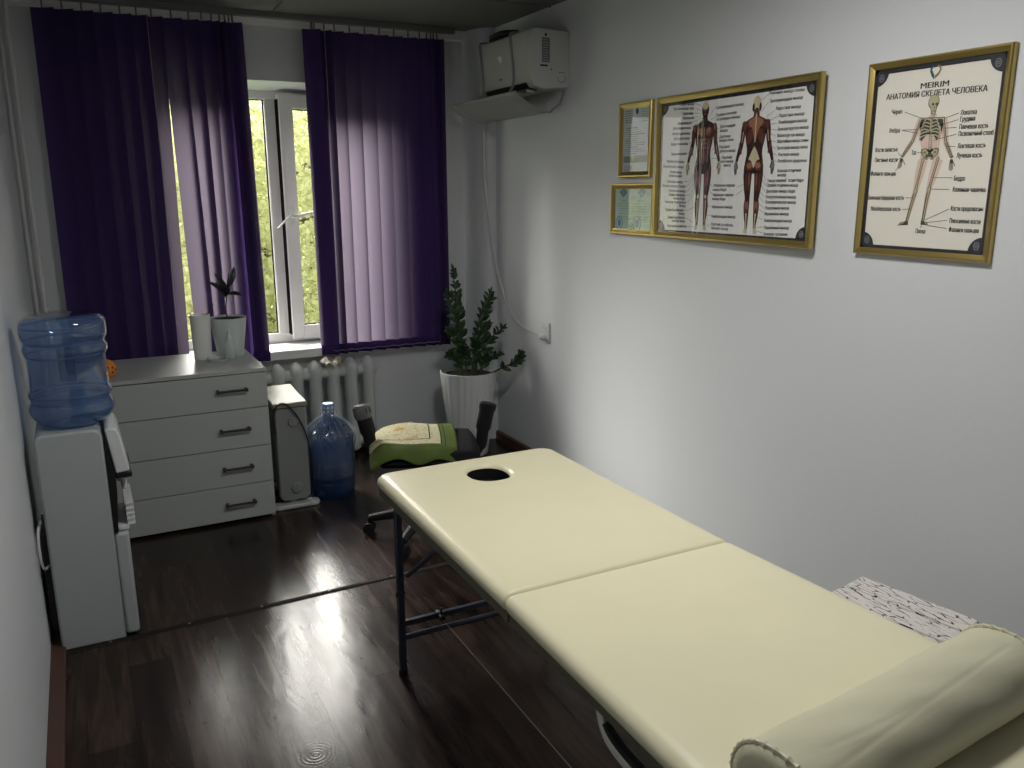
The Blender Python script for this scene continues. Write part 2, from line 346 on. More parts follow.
def world(o):
    return (world(o.parent) @ o.matrix_parent_inverse if o.parent else Matrix()) @ o.matrix_basis
def put(o, parent):
    w = world(parent); o.parent = parent; o.matrix_parent_inverse = w.inverted()
def tag(o, label, cat, group=None, kind=None):
    o['label'] = label; o['category'] = cat
    if group: o['group'] = group
    if kind: o['kind'] = kind
    return o
def thing(name, loc, label, cat, group=None):
    o = bpy.data.objects.new(name, None); o.empty_display_size = 0.1; COL.objects.link(o); o.location = loc
    return tag(o, label, cat, group)
def struct(o, label, cat=None):
    o['kind'] = 'structure'; o['label'] = label
    if cat: o['category'] = cat
    return o
def arc(c, r, a0, a1, n):
    return [(c[0] + r * math.cos(a0 + (a1 - a0) * i / n), c[1] + r * math.sin(a0 + (a1 - a0) * i / n)) for i in range(n + 1)]
def rrect(x0, y0, x1, y1, r, n=4):
    p = []
    for cx, cy, a in ((x1 - r, y1 - r, 0), (x0 + r, y1 - r, PI / 2), (x0 + r, y0 + r, PI), (x1 - r, y0 + r, 1.5 * PI)):
        p += arc((cx, cy), r, a, a + PI / 2, n)
    return p
def smooth_path(pts, n=8):   # Catmull-Rom through pts
    P = [Vector(p) for p in pts]; P = [P[0] * 2 - P[1]] + P + [P[-1] * 2 - P[-2]]; out = []
    for i in range(1, len(P) - 2):
        a, b, c, d = P[i - 1:i + 3]
        for k in range(n):
            t = k / n
            out.append(0.5 * ((2 * b) + (c - a) * t + (2 * a - 5 * b + 4 * c - d) * t * t + (3 * b - a - 3 * c + d) * t ** 3))
    return out + [P[-2]]
LAMP_E, SKY_E, SUN_E, EXPO = 55.0, 1.6, 66.0, 0.36; SUN_EL, SUN_AZ, SUN_R = 27, -14, 38
# ================================================================ room
XL, XR, YW, YB, ZC = -0.24, 2.33, 4.95, -1.0, 2.53
o = B().box(XL - .1, YB - .1, -.12, XR + .1, YW + .4, 0).build('floor', M['floor'], smooth=False); struct(o, 'dark brown wood-look laminate floor')
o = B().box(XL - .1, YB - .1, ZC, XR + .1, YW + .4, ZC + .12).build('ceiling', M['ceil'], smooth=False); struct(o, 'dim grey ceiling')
o = B().box(XL - .1, YB - .1, 0, XL, YW + .4, ZC).build('wall_left', M['wall'], smooth=False); struct(o, 'white painted wall behind the water dispenser')
o = B().box(XR, YB - .1, 0, XR + .1, YW + .4, ZC).build('wall_right', M['wall'], smooth=False); struct(o, 'white painted wall carrying the framed posters')
o = B().box(XL, YB - .1, 0, XR, YB, ZC).build('wall_front', M['wall'], smooth=False); struct(o, 'white wall behind the camera')
# window opening in the far wall
WX0, WX1, WZ0, WZ1 = 0.42, 1.74, 0.66, 2.193
w = B()
w.box(XL, YW, 0, WX0, YW + .35, ZC); w.box(WX1, YW, 0, XR, YW + .35, ZC)
w.box(WX0, YW, 0, WX1, YW + .35, WZ0); w.box(WX0, YW, WZ1, WX1, YW + .35, ZC)
struct(w.build('wall_back', M['wall'], smooth=False), 'white wall around the window, behind the blinds')

# window: fixed pane on the left, sash ajar on the right
FY0, FY1 = 5.13, 5.20
win = bpy.data.objects.new('window_1', None); COL.objects.link(win); win.location = (1.08, 5.15, WZ0)
struct(win, 'white plastic window between the purple blinds, right sash ajar')
fr = B(); fw = .052
fr.box(WX0, FY0, WZ0, WX0 + fw, FY1, WZ1); fr.box(WX1 - fw, FY0, WZ0, WX1, FY1, WZ1)
fr.box(WX0 + fw, FY0, WZ0, WX1 - fw, FY1, WZ0 + .085); fr.box(WX0 + fw, FY0, WZ1 - .082, WX1 - fw, FY1, WZ1)
fr.box(1.042, FY0, WZ0 + .085, 1.112, FY1, WZ1 - .082)
fr.build('window_frame', M['pvc'], win, bevel=.006)
B().box(WX0 + fw, 5.16, WZ0 + .085, 1.042, 5.166, WZ1 - .082).build('pane', M['glass'], win, smooth=False)
g = B(); gx0, gx1, gz0, gz1 = WX0 + fw, 1.042, WZ0 + .085, WZ1 - .082
for a in ((gx0, gz0, gx0 + .006, gz1), (gx1 - .007, gz0, gx1, gz1), (gx0, gz0, gx1, gz0 + .006), (gx0, gz1 - .006, gx1, gz1)): g.box(a[0], 5.148, a[1], a[2], 5.158, a[3])
g.build('pane_seal', M['gasket'], win, smooth=False)
# sash, hinged at its right side
hx, hy, ang = WX1 - .04, 5.135, math.radians(2.6)
def sash(x, y, z):   # local: x measured left from the hinge
    c, s_ = math.cos(ang), math.sin(ang)
    return (hx - x * c + (y) * s_ * -1, hy - x * s_ + y * c * 1, z)
def sbox(b, x0, y0, z0, x1, y1, z1, m=0):
    v = [sash(x, y, z) for x in (x0, x1) for y in (y0, y1) for z in (z0, z1)]
    return b.add(v, [(0, 1, 3, 2), (4, 6, 7, 5), (0, 4, 5, 1), (2, 3, 7, 6), (0, 2, 6, 4), (1, 5, 7, 3)], m)
SW = hx - 1.107; sz0, sz1 = WZ0 + .05, WZ1 - .052
struct(B().prism([(YW + .002, WZ1), (5.13, WZ1), (5.13, WZ1 - .034)], lambda a, b, d: (d, a, b), WX0, WX1).build('trim_5', M['wall']), 'sloping plaster soffit above the window')
sb = B()
sbox(sb, 0, -.045, sz0, .075, .02, sz1); sbox(sb, SW - .075, -.045, sz0, SW, .02, sz1)
sbox(sb, .075, -.045, sz0, SW - .075, .02, sz0 + .082); sbox(sb, .075, -.045, sz1 - .082, SW - .075, .02, sz1)
sh = sb.build('sash', M['pvc'], win, bevel=.006)
p = B(); sbox(p, .075, -.012, sz0 + .082, SW - .075, -.006, sz1 - .082); p.build('pane', M['glass'], sh, smooth=False)
p = B()
for a in ((.075, sz0 + .082, .081, sz1 - .082), (SW - .081, sz0 + .082, SW - .075, sz1 - .082), (.075, sz0 + .082, SW - .075, sz0 + .088), (.075, sz1 - .088, SW - .075, sz1 - .082)): sbox(p, a[0], -.03, a[1], a[2], -.012, a[3])
p.build('pane_seal', M['gasket'], sh, smooth=False)
p = B(); sbox(p, SW - .004, -.038, sz0 + .03, SW + .004, .045, sz1 - .03); p.build('edge_seal', M['gasket'], sh, smooth=False)
h = B(); sbox(h, SW - .055, -.055, 1.40, SW - .022, -.045, 1.50)
h.tube([sash(SW - .038, -.05, 1.45), sash(SW - .038, -.085, 1.45), sash(SW - .07, -.09, 1.452), sash(SW - .17, -.086, 1.475)], [.009, .009, .010, .008], 8)
h.build('handle', M['trim'], sh, bevel=.002)
h = B(); h.tube([sash(SW + .05, -.05, 1.38), sash(SW + .015, -.075, 1.42), sash(SW - .03, -.075, 1.46)], .006, 6); h.build('latch', M['trim'], sh)

# sill
o = B().prism([(4.865, .628), (5.13, .652), (5.13, .686), (4.875, .686), (4.862, .678)], lambda a, b, d: (d, a, b), WX0 - .06, WX1 + .06).build('window_sill', M['pvc'], win, bevel=.004)

# trims: baseboards, cornice, rounded pipe casing in the corner, floor strip
struct(B().box(XL, YB, 0, XL + .048, YW, .02).build('baseboard_left', M['brown'], bevel=.004), 'brown wooden strip along the left wall')
struct(B().prism([(XR, 0), (XR - .016, 0), (XR - .014, .05), (XR, .058)], lambda a, b, d: (a, d, b), YB, YW).build('baseboard_right', M['brown']), 'brown baseboard along the right wall')
struct(B().prism([(YW, 0), (YW - .016, 0), (YW - .014, .05), (YW, .058)], lambda a, b, d: (d, a, b), XL, XR).build('baseboard_back', M['brown']), 'brown baseboard under the radiator')
c = B(); c.prism([(YW, ZC), (YW - .05, ZC), (YW - .05, ZC - .012), (YW - .03, ZC - .022), (YW - .022, ZC - .045), (YW, ZC - .055)], lambda a, b, d: (d, a, b), XL, XR)
struct(c.build('trim_1', M['trim']), 'white cornice above the blinds')
c = B(); c.prism([(XR, YW), (XR, YW - .235), (XR - .03, YW - .235)] + [(XR - .03 - .085 * math.sin(t), YW - .235 + .235 * (1 - math.cos(t))) for t in [PI / 2 * k / 8 for k in range(1, 9)]], lambda a, b, d: (a, b, d), 0, ZC)
struct(c.build('trim_2', M['wall']), 'rounded white pipe casing in the right corner')
c = B(); c.prism([(0, 0), (.026, 0), (.022, .005), (.004, .005)], lambda a, b, d: (d, 3.075 + a + .022 * (d + .19) , b), XL + .048, XR - .016)
st = struct(c.build('trim_3', M['stripm']), 'dark metal joint strip across the floor')
n = B()
for k in range(9):
    xx = -.05 + k * .27; n.lathe([(0, .0066), (.004, .006), (.0055, .0045)], (xx, 3.088 + .022 * (xx + .19), 0), 10)
n.build('strip_nails', M['wire'], st)
c = B(); c.box(XL, YW - .9, ZC - .006, XR, YW - .894, ZC)
c.box(1.05, YB, ZC - .006, 1.056, YW - .05, ZC)
struct(c.build('trim_4', M['alu']), 'thin joint lines between the ceiling boards')
# heating riser in the left corner
t = thing('heating_pipe', (-.185, 4.88, 0), 'white vertical heating pipe in the corner left of the blinds', 'pipe')
B().tube([(-.185, 4.885, 0), (-.185, 4.885, ZC)], .010, 12).build('riser', M['trim'], t)
B().tube([(-.222, 4.90, 0), (-.222, 4.90, ZC)], .009, 10).build('thin_riser', M['trim'], t)
b = B()
b.box(-.2, 4.885, 1.0, -.17, 4.95, 1.02)
b.build('pipe_clip', M['trim'], t)

# ================================================================ outside
struct(B().box(-14, 5.9, -4.1, 18, 30, -4).build('ground', M['ground'], smooth=False), 'grass far below the window')
def tree(x, y, zc, rx, rz, n, seed, mt, label, lf=1.0):
    r = random.Random(seed)
    t = thing('tree', (x, y, -4), label, 'tree', 'trees outside the window')
    tr = B(); tr.tube(smooth_path([(x, y, -4), (x + .1, y, -2), (x - .05, y + .1, zc - .3), (x + .1, y, zc + rz * .7)], 4), [.16 - .011 * k for k in range(13)], 8)
    for k in range(5):
        a = r.uniform(0, 2 * PI); z = zc - rz * .6 + r.random() * rz
        tr.tube([(x, y, z), (x + .5 * rx * math.cos(a), y + .5 * rx * math.sin(a), z + .35), (x + .9 * rx * math.cos(a), y + .9 * rx * math.sin(a), z + .55)], [.05, .03, .012], 6)
    tr.build('trunk', M['bark'], t)
    f = B(); f.close_normals = False
    for k in range(n):
        while True:
            q = Vector((r.uniform(-1, 1), r.uniform(-1, 1), r.uniform(-1, 1)))
            rad_ = q.length; lump = .80 + .20 * math.sin(4.3 * q.x + seed) * math.sin(3.7 * q.z + 2 * seed) * math.cos(3.1 * q.y)
            if .35 < rad_ < lump: break
        q = Vector((x + rx * q.x, y + rx * q.y, zc + rz * q.z))
        d = Vector((r.gauss(0, 1), r.gauss(0, 1), r.gauss(-.3, .7))).normalized(); e = d.cross(Vector((r.gauss(0, 1), r.gauss(0, 1), r.gauss(0, 1)))).normalized()
        L = r.uniform(.05, .09) * lf
        f.add([q, q + d * L * .5 + e * L * .32, q + d * L, q + d * L * .5 - e * L * .32], [(0, 1, 2, 3)])
    o = f.build('crown', mt, t, smooth=False)
tree(.55, 9.4, .75, 1.62, 2.75, 24000, 1, M['foliage2'], 'yellow-green tree behind the slit in the left blind')
tree(2.15, 9.9, .75, 1.62, 2.85, 24000, 2, M['foliage'], 'leafy tree seen through the gap between the two blinds')
tree(3.9, 9.6, .75, 1.62, 2.7, 24000, 3, M['foliage2'], 'tree behind the right blind')
tree(-1.2, 9.8, .6, 1.62, 2.7, 12000, 4, M['foliage'], 'tree behind the darkest part of the left blind')
tree(1.3, 13.6, .9, 2.0, 3.3, 24000, 5, M['foliage'], 'farther tree seen left through the fixed pane', 1.4)
tree(3.5, 13.9, .9, 2.0, 3.3, 24000, 6, M['foliage2'], 'farther tree filling the gaps behind the nearer crowns', 1.4)

# ================================================================ vertical blinds
YBL = 4.84
t = thing('blind_track', (1.0, YBL, 2.48), 'grey ceiling track that both purple blinds hang from', 'curtain rail')
B().box(-.12, YBL - .022, 2.498, 2.12, YBL + .022, ZC - .001).build('track', M['alu'], t, bevel=.004)
def blind(name, slats, label, x0, x1, cord_x):
    t = thing(name, ((x0 + x1) / 2, YBL, .64), label, 'blind', 'purple vertical blinds')
    for sp_ in slats:
        (xc, dy, deg, wd, zb), lean = sp_[:5], (sp_[5] if len(sp_) > 5 else 0)
        a = math.radians(-deg); c, s_ = math.cos(a), math.sin(a)
        def pt(u, z, k=0.0, lean=lean):
            bow = .011 * (1 - (2 * u - 1) ** 2)
            ox = (u - .5) * wd
            return (xc + lean * (2.46 - z) / 1.8 + ox * c - bow * s_, YBL + dy + ox * s_ + bow * c, z)
        sl = B(); sl.close_normals = False
        sl.grid(lambda u, v: pt(u, zb + .055 + (2.46 - zb - .055) * v), 4, 6)
        so = sl.build('slat', M['blind'], t)
        hm = B(); hm.close_normals = False
        hm.grid(lambda u, v: pt(u, zb + .058 * v), 4, 1)
        hm.build('weight_pocket', M['blindhem'], so, solid=.004)
        hk = B(); hk.box(xc - .004, YBL + dy - .002, 2.455, xc + .004, YBL + dy + .002, 2.499)
        hk.build('hook', M['alu'], so)
    # bead chain linking the bottom weights, in scallops
    xs = sorted(set(round(s[0], 3) for s in slats)); ch = B()
    for a, b in zip(xs[:-1], xs[1:]):
        if b - a < .03: continue
        ch.tube([(a + (b - a) * k / 8, YBL - .03, .668 - .005 * math.sin(PI * k / 8)) for k in range(9)], .0022, 5)
    ch.build('bead_chain', M['chain'], t)
    cd = B(); cd.tube([(cord_x, YBL - .035, 2.46), (cord_x + .004, YBL - .036, 1.4), (cord_x, YBL - .035, .72)], .0018, 5)
    cd.build('pull_cord', M['chain'], t)
L = []
xs = [-.030, .055, .14, .225, .31, .385]
for i, x in enumerate(xs): L.append((x, 0, 27 + R.uniform(-4, 4), .112, .64, R.uniform(-.012, .012)))
L += [(.455, .004, 25, .112, .64, -.022), (.548, 0, 20, .108, .64, .036), (.632, 0, 26, .105, .64, .016), (.695, 0, 27, .10, .64, .006), (.745, 0, 50, .10, .64, .01)]
L += [(.785, 0, 66, .115, .64, .015), (.812, .004, 30, .10, .64, .02), (.834, .012, 24, .105, .64, .022), (.846, -.014, 20, .10, .64, .022), (.855, .024, 17, .10, .64, .022)]
blind('vertical_blind', L, 'purple vertical blind hanging behind the white chest of drawers', -.08, .93, .43)
L = [(1.262, -.014, 22, .10, .64, .012), (1.268, 0, 18, .10, .64, .012), (1.275, .014, 24, .10, .64), (1.29, .026, 16, .10, .64), (1.338, 0, 50, .10, .64)]
x = 1.395
while x < 1.86: L.append((x, 0, 24 + R.uniform(-3, 3), .104, .64)); x += .087
L += [(1.90, 0, 32, .10, .64), (1.945, 0, 40, .10, .64), (1.975, .01, 44, .10, .64), (1.995, .02, 46, .10, .64), (2.005, -.01, 40, .09, .64)]
blind('vertical_blind', L, 'purple vertical blind hanging right of the window above the radiator', 1.21, 2.05, 1.33)

# ================================================================ radiator + things by the window
rad = thing('radiator', (1.1, 4.85, .03), 'white cast-iron radiator under the window sill', 'radiator')
def section(x, last):
    b = B(); y = 4.84
    prof = [(.02, .0), (.034, .02), (.031, .06), (.0275, .11), (.0275, .44), (.031, .49), (.036, .52), (.030, .55), (.014, .575), (.004, .585)]
    # two flattened columns front and back with a swelling at both headers
    b.lathe([(r, z + .03) for r, z in prof], (0, 0, 0), 16, m=0)
    b.v = [(x + p[0] * 1.36 + .0, y + p[1] * 1.9, p[2]) for p in b.v]
    if not last:
        b.tube([(x, y, .535), (x + .1095, y, .535)], .038, 14, caps=False); b.tube([(x, y, .09), (x + .1095, y, .09)], .034, 14, caps=False)
    else:
        b.tube([(x, y, .53), (x + .05, y, .53), (x + .062, y, .53)], [.03, .026, .018], 14); b.tube([(x, y, .09), (x + .05, y, .09)], .026, 14)
    b.build('section', M['rad'], rad, angle=60)
for k in range(9): section(.625 + k * .1095, k == 8)
B().tube([(1.565, 4.84, .09), (1.75, 4.84, .09), (1.78, 4.86, .12), (1.80, 4.93, .12)], .013, 10).build('supply_pipe', M['rad'], rad)
nb = B(); nb.grid(lambda u, v: (1.27 + .11 * (u - .5) + .012 * math.sin(9 * v + 3 * u), 4.80 + .12 * (v - .5), .622 - .05 * abs(v - .55) + .018 * math.sin(11 * u + 4 * v) * math.cos(7 * v)), 10, 10)
tag(nb.build('crumpled_napkin', M['napkin'], solid=.004), 'crumpled beige paper napkin left on top of the radiator', 'napkin')
# ================================================================ chest of drawers
CX0, CX1, CY0, CY1, CH = -.085, .742, 4.035, 4.575, .767
t = thing('chest_of_drawers', (.33, 4.3, 0), 'white chest of four drawers with black bar handles', 'chest of drawers')
B().box(CX0, CY0 - .004, CH - .018, CX1, CY1, CH).build('top', M['chest'], t, bevel=.0015)
b = B(); b.box(CX0, CY0 + .018, .0, CX0 + .016, CY1, CH - .018); b.box(CX1 - .016, CY0 + .018, .0, CX1, CY1, CH - .018)
b.box(CX0 + .016, CY1 - .006, .03, CX1 - .016, CY1, CH - .018); b.box(CX0 + .016, CY0 + .03, .03, CX1 - .016, CY1 - .006, .046)
b.build('body', M['chest'], t, bevel=.001)
B().box(CX0 + .016, CY0 + .05, 0, CX1 - .016, CY0 + .066, .03).build('plinth', M['chestdark'], t)
B().box(CX0 + .016, CY0 + .03, .046, CX1 - .016, CY0 + .034, CH - .018).build('recess_shadow_board', M['chestdark'], t)
zs = [.014, .192, .380, .574, .746]
for i in range(4):
    d = B().box(CX0, CY0, zs[i] + .002, CX1, CY0 + .017, zs[i + 1] - .002).build('drawer', M['chest'], t, bevel=.001)
    zc = (zs[i] + zs[i + 1]) / 2 - (-.012 if i == 3 else 0); h = B()
    for x in (.513, .641): h.tube([(x, CY0, zc), (x, CY0 - .016, zc), (x, CY0 - .026, zc)], [.0085, .008, .0085], 10)
    h.tube([(.505, CY0 - .027, zc), (.515, CY0 - .027, zc), (.516, CY0 - .027, zc), (.638, CY0 - .027, zc), (.639, CY0 - .027, zc), (.649, CY0 - .027, zc)], [.0085, .0085, .006, .006, .0085, .0085], 10)
    h.build('handle', M['handle'], d)

# on the chest
v = B(); cx, cy = .505, 4.395
v.lathe([(0, .0), (.041, .0), (.043, .004), (.049, .222), (.050, .226), (.047, .226), (.044, .20), (.04, .05), (0, .045)], (cx, cy, CH), 40)
t = thing('cylinder_vase', (cx, cy, CH), 'narrow white cylindrical vase on the chest beside the small potted plant', 'vase')
v.build('vase_body', M['vase'], t); B().lathe([(0, .199), (.0445, .199)], (cx, cy, CH), 24).build('dark_filling', M['soil'], t)
t = thing('potted_rubber_plant', (.645, 4.43, CH), 'small dark-leaved rubber plant in a pale pot on the chest', 'plant')
px, py = .645, 4.43
B().lathe([(0, 0), (.062, 0), (.065, .004), (.090, .196), (.0915, .20), (.0875, .20), (.084, .18), (0, .18)], (px, py, CH), 40).build('pot', M['potg'], t)
B().lathe([(0, .197), (.04, .194), (.0865, .19)], (px, py, CH), 24).build('soil', M['soil'], t)
B().tube(smooth_path([(.642, 4.43, .95), (.640, 4.43, 1.02), (.652, 4.43, 1.09), (.657, 4.43, 1.14), (.668, 4.43, 1.19)], 5), .0035, 6).build('stem', M['leaf2'], t)
def leaf(b, p, q, w, up=Vector((0, 0, 1)), m=0, droop=.1, nu=8):
    p, q = Vector(p), Vector(q); d = q - p; L = d.length; d.normalize()
    sd = d.cross(up).normalized(); nn = sd.cross(d)
    def f(u, v):
        x = (v - .5) * 2; ww = w * math.sin(PI * min(1, u * .93 + .07)) ** .75 * .5
        if u == 1: ww = 0
        return p + d * (L * u) + sd * (ww * x) + nn * (abs(x) * ww * .35 + L * droop * math.sin(PI * u))
    b.grid(f, nu, 4, m)
for a, q, w, up in (((.652, 4.43, 1.075), (.558, 4.40, 1.155), .042, (0, -.75, .6)), ((.655, 4.43, 1.10), (.592, 4.41, 1.195), .034, (0, -.9, .4)), ((.66, 4.43, 1.12), (.697, 4.44, 1.222), .04, (.3, -.9, .1)),
                    ((.656, 4.43, 1.085), (.72, 4.40, 1.075), .038, (0, -.6, .8)), ((.655, 4.43, 1.12), (.628, 4.36, 1.075), .05, (0, -.8, .5))):
    b = B(); b.close_normals = False; leaf(b, a, q, w * .72, Vector(up)); b.build('leaf', M['leaf2'], t, solid=.0015)
t = thing('spray_bottle', (.628, 4.325, CH), 'small clear pointed bottle in front of the pale plant pot', 'bottle')
B().lathe([(0, 0), (.024, 0), (.027, .004), (.027, .07), (.024, .085), (.012, .10), (.011, .112)], (.628, 4.325, CH), 24).build('bottle_body', M['clear'], t)
B().lathe([(.0125, .102), (.0125, .118), (.007, .122), (.004, .15), (.001, .156), (0, .156)], (.628, 4.325, CH), 16).build('nozzle', M['white'], t)
t = B().lathe([(0, .003), (.045, .003), (.056, .014), (.058, .014), (.048, 0), (0, 0)], (.568, 4.315, CH), 32).build('glass_dish', M['clear'])
tag(t, 'shallow clear dish lying before the white vase on the chest', 'dish')
t = thing('orange_ball', (.055, 4.12, CH), 'orange ball with dark spots peeking out behind the blue water bottle', 'ball')
bc = Vector((.052, 4.12, CH + .045)); b = B(); b.ball(bc, .045, 24, k=12); b.build('ball_skin', M['orange'], t)
b = B()
for dx, dz in ((.6, .25), (.62, -.2), (.2, .3), (.85, -.02)):
    dv = Vector((dx, -math.sqrt(max(.02, 1 - dx * dx - dz * dz)), dz)).normalized(); b.ball(bc + dv * .0435, .0055, 8, k=4)
b.build('spot', M['black'], t)

# ================================================================ water dispenser + bottles
WX, WY0, WY1 = -.205, 3.10, 3.375
t = thing('water_dispenser', (-.09, 3.24, 0), 'tall white water dispenser against the left wall', 'water dispenser')
b = B(); b.prism(rrect(WX, .0, .004, .80, .03, 5)[:12] + [(WX, 0), (.004, 0)], lambda a, z, d: (a, d, z), WY0, WY1)
b.build('body', M['whiteg'], t, bevel=.008)
# black front strip, widening into the dispensing recess
b = B(); b.prism([(.0045, .41), (.0045, .785), (.012, .785), (.03, .60), (.03, .565), (.02, .44), (.018, .41)], lambda a, z, d: (a, d, z), WY0 + .004, WY1 - .004)
b.build('recess', M['black'], t)
b = B(); b.prism([(.012, .79), (.026, .798), (.05, .79), (.058, .77), (.078, .64), (.078, .632), (.032, .628), (.012, .775)], lambda a, z, d: (a, d, z), WY0 + .01, WY1 - .01)
b.build('upper_panel', M['white'], t, bevel=.006)
B().box(.03, WY0 + .014, .608, .084, WY1 - .014, .63).build('panel_lip', M['black'], t, bevel=.004)
b = B(); b.box(.0045, WY0 + .003, .012, .052, WY1 - .003, .408); b.build('lower_door', M['whiteg'], t, bevel=.012, seg=3)
b = B(); b.box(-.19, WY0 + .01, 0, -.0, WY1 - .01, .012); b.build('base', M['black'], t)
for y, mk in ((3.19, 'red'), (3.29, 'bluem')):
    b = B(); b.tube([(.028, y, .585), (.05, y, .585), (.056, y, .58), (.056, y, .545)], [.011, .012, .012, .009], 12); o = b.build('tap', M['white'], t)
    B().box(.05, y - .008, .592, .07, y + .008, .601).build('tap_lever', M[mk], o, bevel=.002)
# slatted white drip tray that leans out
tr = B()
T = lambda a, w, d: (.040 + .052 * a + d, WY0 + .03 + (WY1 - WY0 - .06) * w, .425 + .095 * (1 - (1 - a) ** 2) * .98)
fa = [0, .18, .4, .62, .84, 1]
for k in range(8):
    w0 = k / 7; tr.box(.052, WY0 + .024 + .031 * k, .432, .074, WY0 + .030 + .031 * k, .508)
for z in (.428, .447, .466, .485, .504): tr.box(.050, WY0 + .02, z, .0775, WY1 - .03, z + .006)
tr.build('drip_tray', M['white'], t, smooth=False)
B().box(.018, WY0 + .02, .41, .056, WY1 - .02, .43).build('tray_shelf', M['white'], t, bevel=.005)
b = B(); b.box(-.226, 3.15, .08, -.2055, 3.33, .43); b.build('condenser', M['black'], t)
B().tube(smooth_path([(-.21, 3.15, .50), (-.226, 3.09, .47), (-.228, 3.06, .38), (-.222, 3.09, .33), (-.212, 3.14, .32)], 6), .0045, 8).build('drain_hose', M['cable'], t)
B().box(-.212, 3.085, .50, -.2055, 3.10, .525).build('side_latch', M['bcable'], t)

bx, by = -.077, 3.243
t = thing('water_bottle', (bx, by, .80), 'large blue bottle upside down on the water dispenser', 'water bottle')
prof = [(.058, .8015), (.092, .803), (.112, .812), (.128, .832), (.1365, .85), (.1365, .868), (.127, .884), (.1255, .892), (.1325, .904), (.1325, .919), (.1245, .930), (.1235, 1.045), (.1325, 1.058), (.1335, 1.076), (.126, 1.090), (.1255, 1.097), (.1345, 1.109), (.1365, 1.125), (.1365, 1.152), (.132, 1.170), (.118, 1.183), (.095, 1.189), (.07, 1.186), (0, 1.185)]
B().lathe(prof, (bx, by, 0), 56).build('bottle_shell', M['blue'], t, angle=75)
for z_, r_, h_ in ((1.097, .1262, .006), (1.05, .127, .004), (.912, .1318, .005), (.887, .1262, .005), (1.15, .1355, .003)):  # deeper blue rings paint in the dark refraction lines of the ribs
    B().lathe([(r_ - .001, z_ - h_), (r_ + .0015, z_), (r_ - .001, z_ + h_)], (bx, by, 0), 56).build('moulded_ring', M['bluering'], t, angle=80)
b = B(); b.box(bx - .032, by + .08, .93, bx + .022, by + .118, 1.055); b.build('grip', M['blue2'], t, bevel=.008)
b = B(); b.lathe([(0, .812), (.106, .815), (.130, .852), (.129, .868), (.121, .886), (.122, .905), (0, .905)], (bx, by, 0), 48); b.build('water', M['water'], t)
t = thing('spare_water_bottle', (1.083, 4.22, 0), 'film-wrapped blue water bottle standing on the floor by the radiator', 'water bottle')
cx, cy = 1.083, 4.22
pr = [(0, .004), (.10, .004), (.117, .014), (.122, .04), (.122, .09), (.118, .10), (.1225, .11), (.1225, .20), (.118, .21), (.1225, .22), (.1225, .30), (.118, .35), (.095, .392), (.06, .418), (.030, .435), (.028, .455)]
B().lathe(pr, (cx, cy, 0), 48).build('bottle_shell', M['blue2'], t, angle=75)
B().lathe([(0, .01), (.113, .012), (.119, .2), (.117, .34), (.08, .395), (0, .41)], (cx, cy, 0), 36).build('water', M['water'], t)
_c = B().lathe([(.031, .448), (.032, .452), (.032, .498), (.029, .503), (0, .503)], (cx, cy, 0), 24, fn=lambda a, z, i: 1 + .03 * math.cos(14 * a)); cp = _c.build('cap', M['cap'], t)
b = B()
for k in range(9):
    a0 = 2 * PI * k / 9; P_ = lambda a, z: (cx + .0332 * math.cos(a), cy + .0332 * math.sin(a), z)
    for zz in (.458, .480): b.add([P_(a0, zz), P_(a0 + .25, zz), P_(a0 + .5, zz), P_(a0 + .25, zz + .016)], [(0, 1, 3), (1, 2, 3)])
b.close_normals = False; b.build('white_triangles', M['white'], cp, smooth=False)
rr = random.Random(3); ph = [rr.uniform(0, 6) for _ in range(6)]
B().lathe([(.1245, .12), (.126, .25), (.130, .32), (.134, .348), (.112, .38), (.078, .412), (.044, .44), (.037, .468)], (cx, cy, 0), 96, fn=lambda a, z, i: 1 + (.03 * math.sin(5 * a + ph[0] + 3 * z) + .03 * math.sin(13 * a + ph[1] - 14 * z) + .025 * math.sin(23 * a + ph[2] + 20 * z)) * (1.5 if z > .31 else .3)).build('film_wrap', M['film'], t)

# ================================================================ oil heater beside the chest
t = thing('electric_heater', (.87, 4.3, 0), 'grey upright electric heater between the chest and the water bottle', 'heater')
b = B(); b.prism(rrect(.785, .035, .943, .538, .035, 5), lambda a, z, d: (a, d, z), 4.115, 4.165); b.build('control_panel', M['heat'], t, bevel=.008)
for k in range(6):
    b = B(); y = 4.175 + .052 * k; b.prism(rrect(.785, .075, .943, .53, .05, 6), lambda a, z, d: (a, d, z), y, y + .022); b.tube([(.855, y, .1), (.855, y + .052, .1)], .02, 10); b.tube([(.855, y, .48), (.855, y + .052, .48)], .02, 10)
    b.build('fin', M['heat'], t, bevel=.006)
b = B(); b.prism([(4.10, .536), (4.12, .555), (4.47, .572), (4.50, .56), (4.50, .545), (4.12, .528)], lambda a, z, d: (d, a, z), .776, .950); b.build('top_cover', M['heattop'], t, bevel=.006)
for z, r in ((.455, .026), (.105, .030)):
    b = B(); b.tube([(.872, 4.116, z), (.872, 4.104, z)], [r, r * .92], 24); o = b.build('knob', M['heat'], t, bevel=.002); B().box(.868, 4.100, z - r * .8, .876, 4.104, z + r * .8).build('grip', M['heat'], o)
b = B(); b.prism(rrect(.745, 4.085, .985, 4.16, .03, 5), lambda a, c, d: (a, c, d), .0, .022); b.prism(rrect(.76, 4.40, .96, 4.46, .03, 5), lambda a, c, d: (a, c, d), .0, .03); b.box(.84, 4.13, .02, .87, 4.43, .075)
b.build('foot', M['heatfoot'], t, bevel=.006)
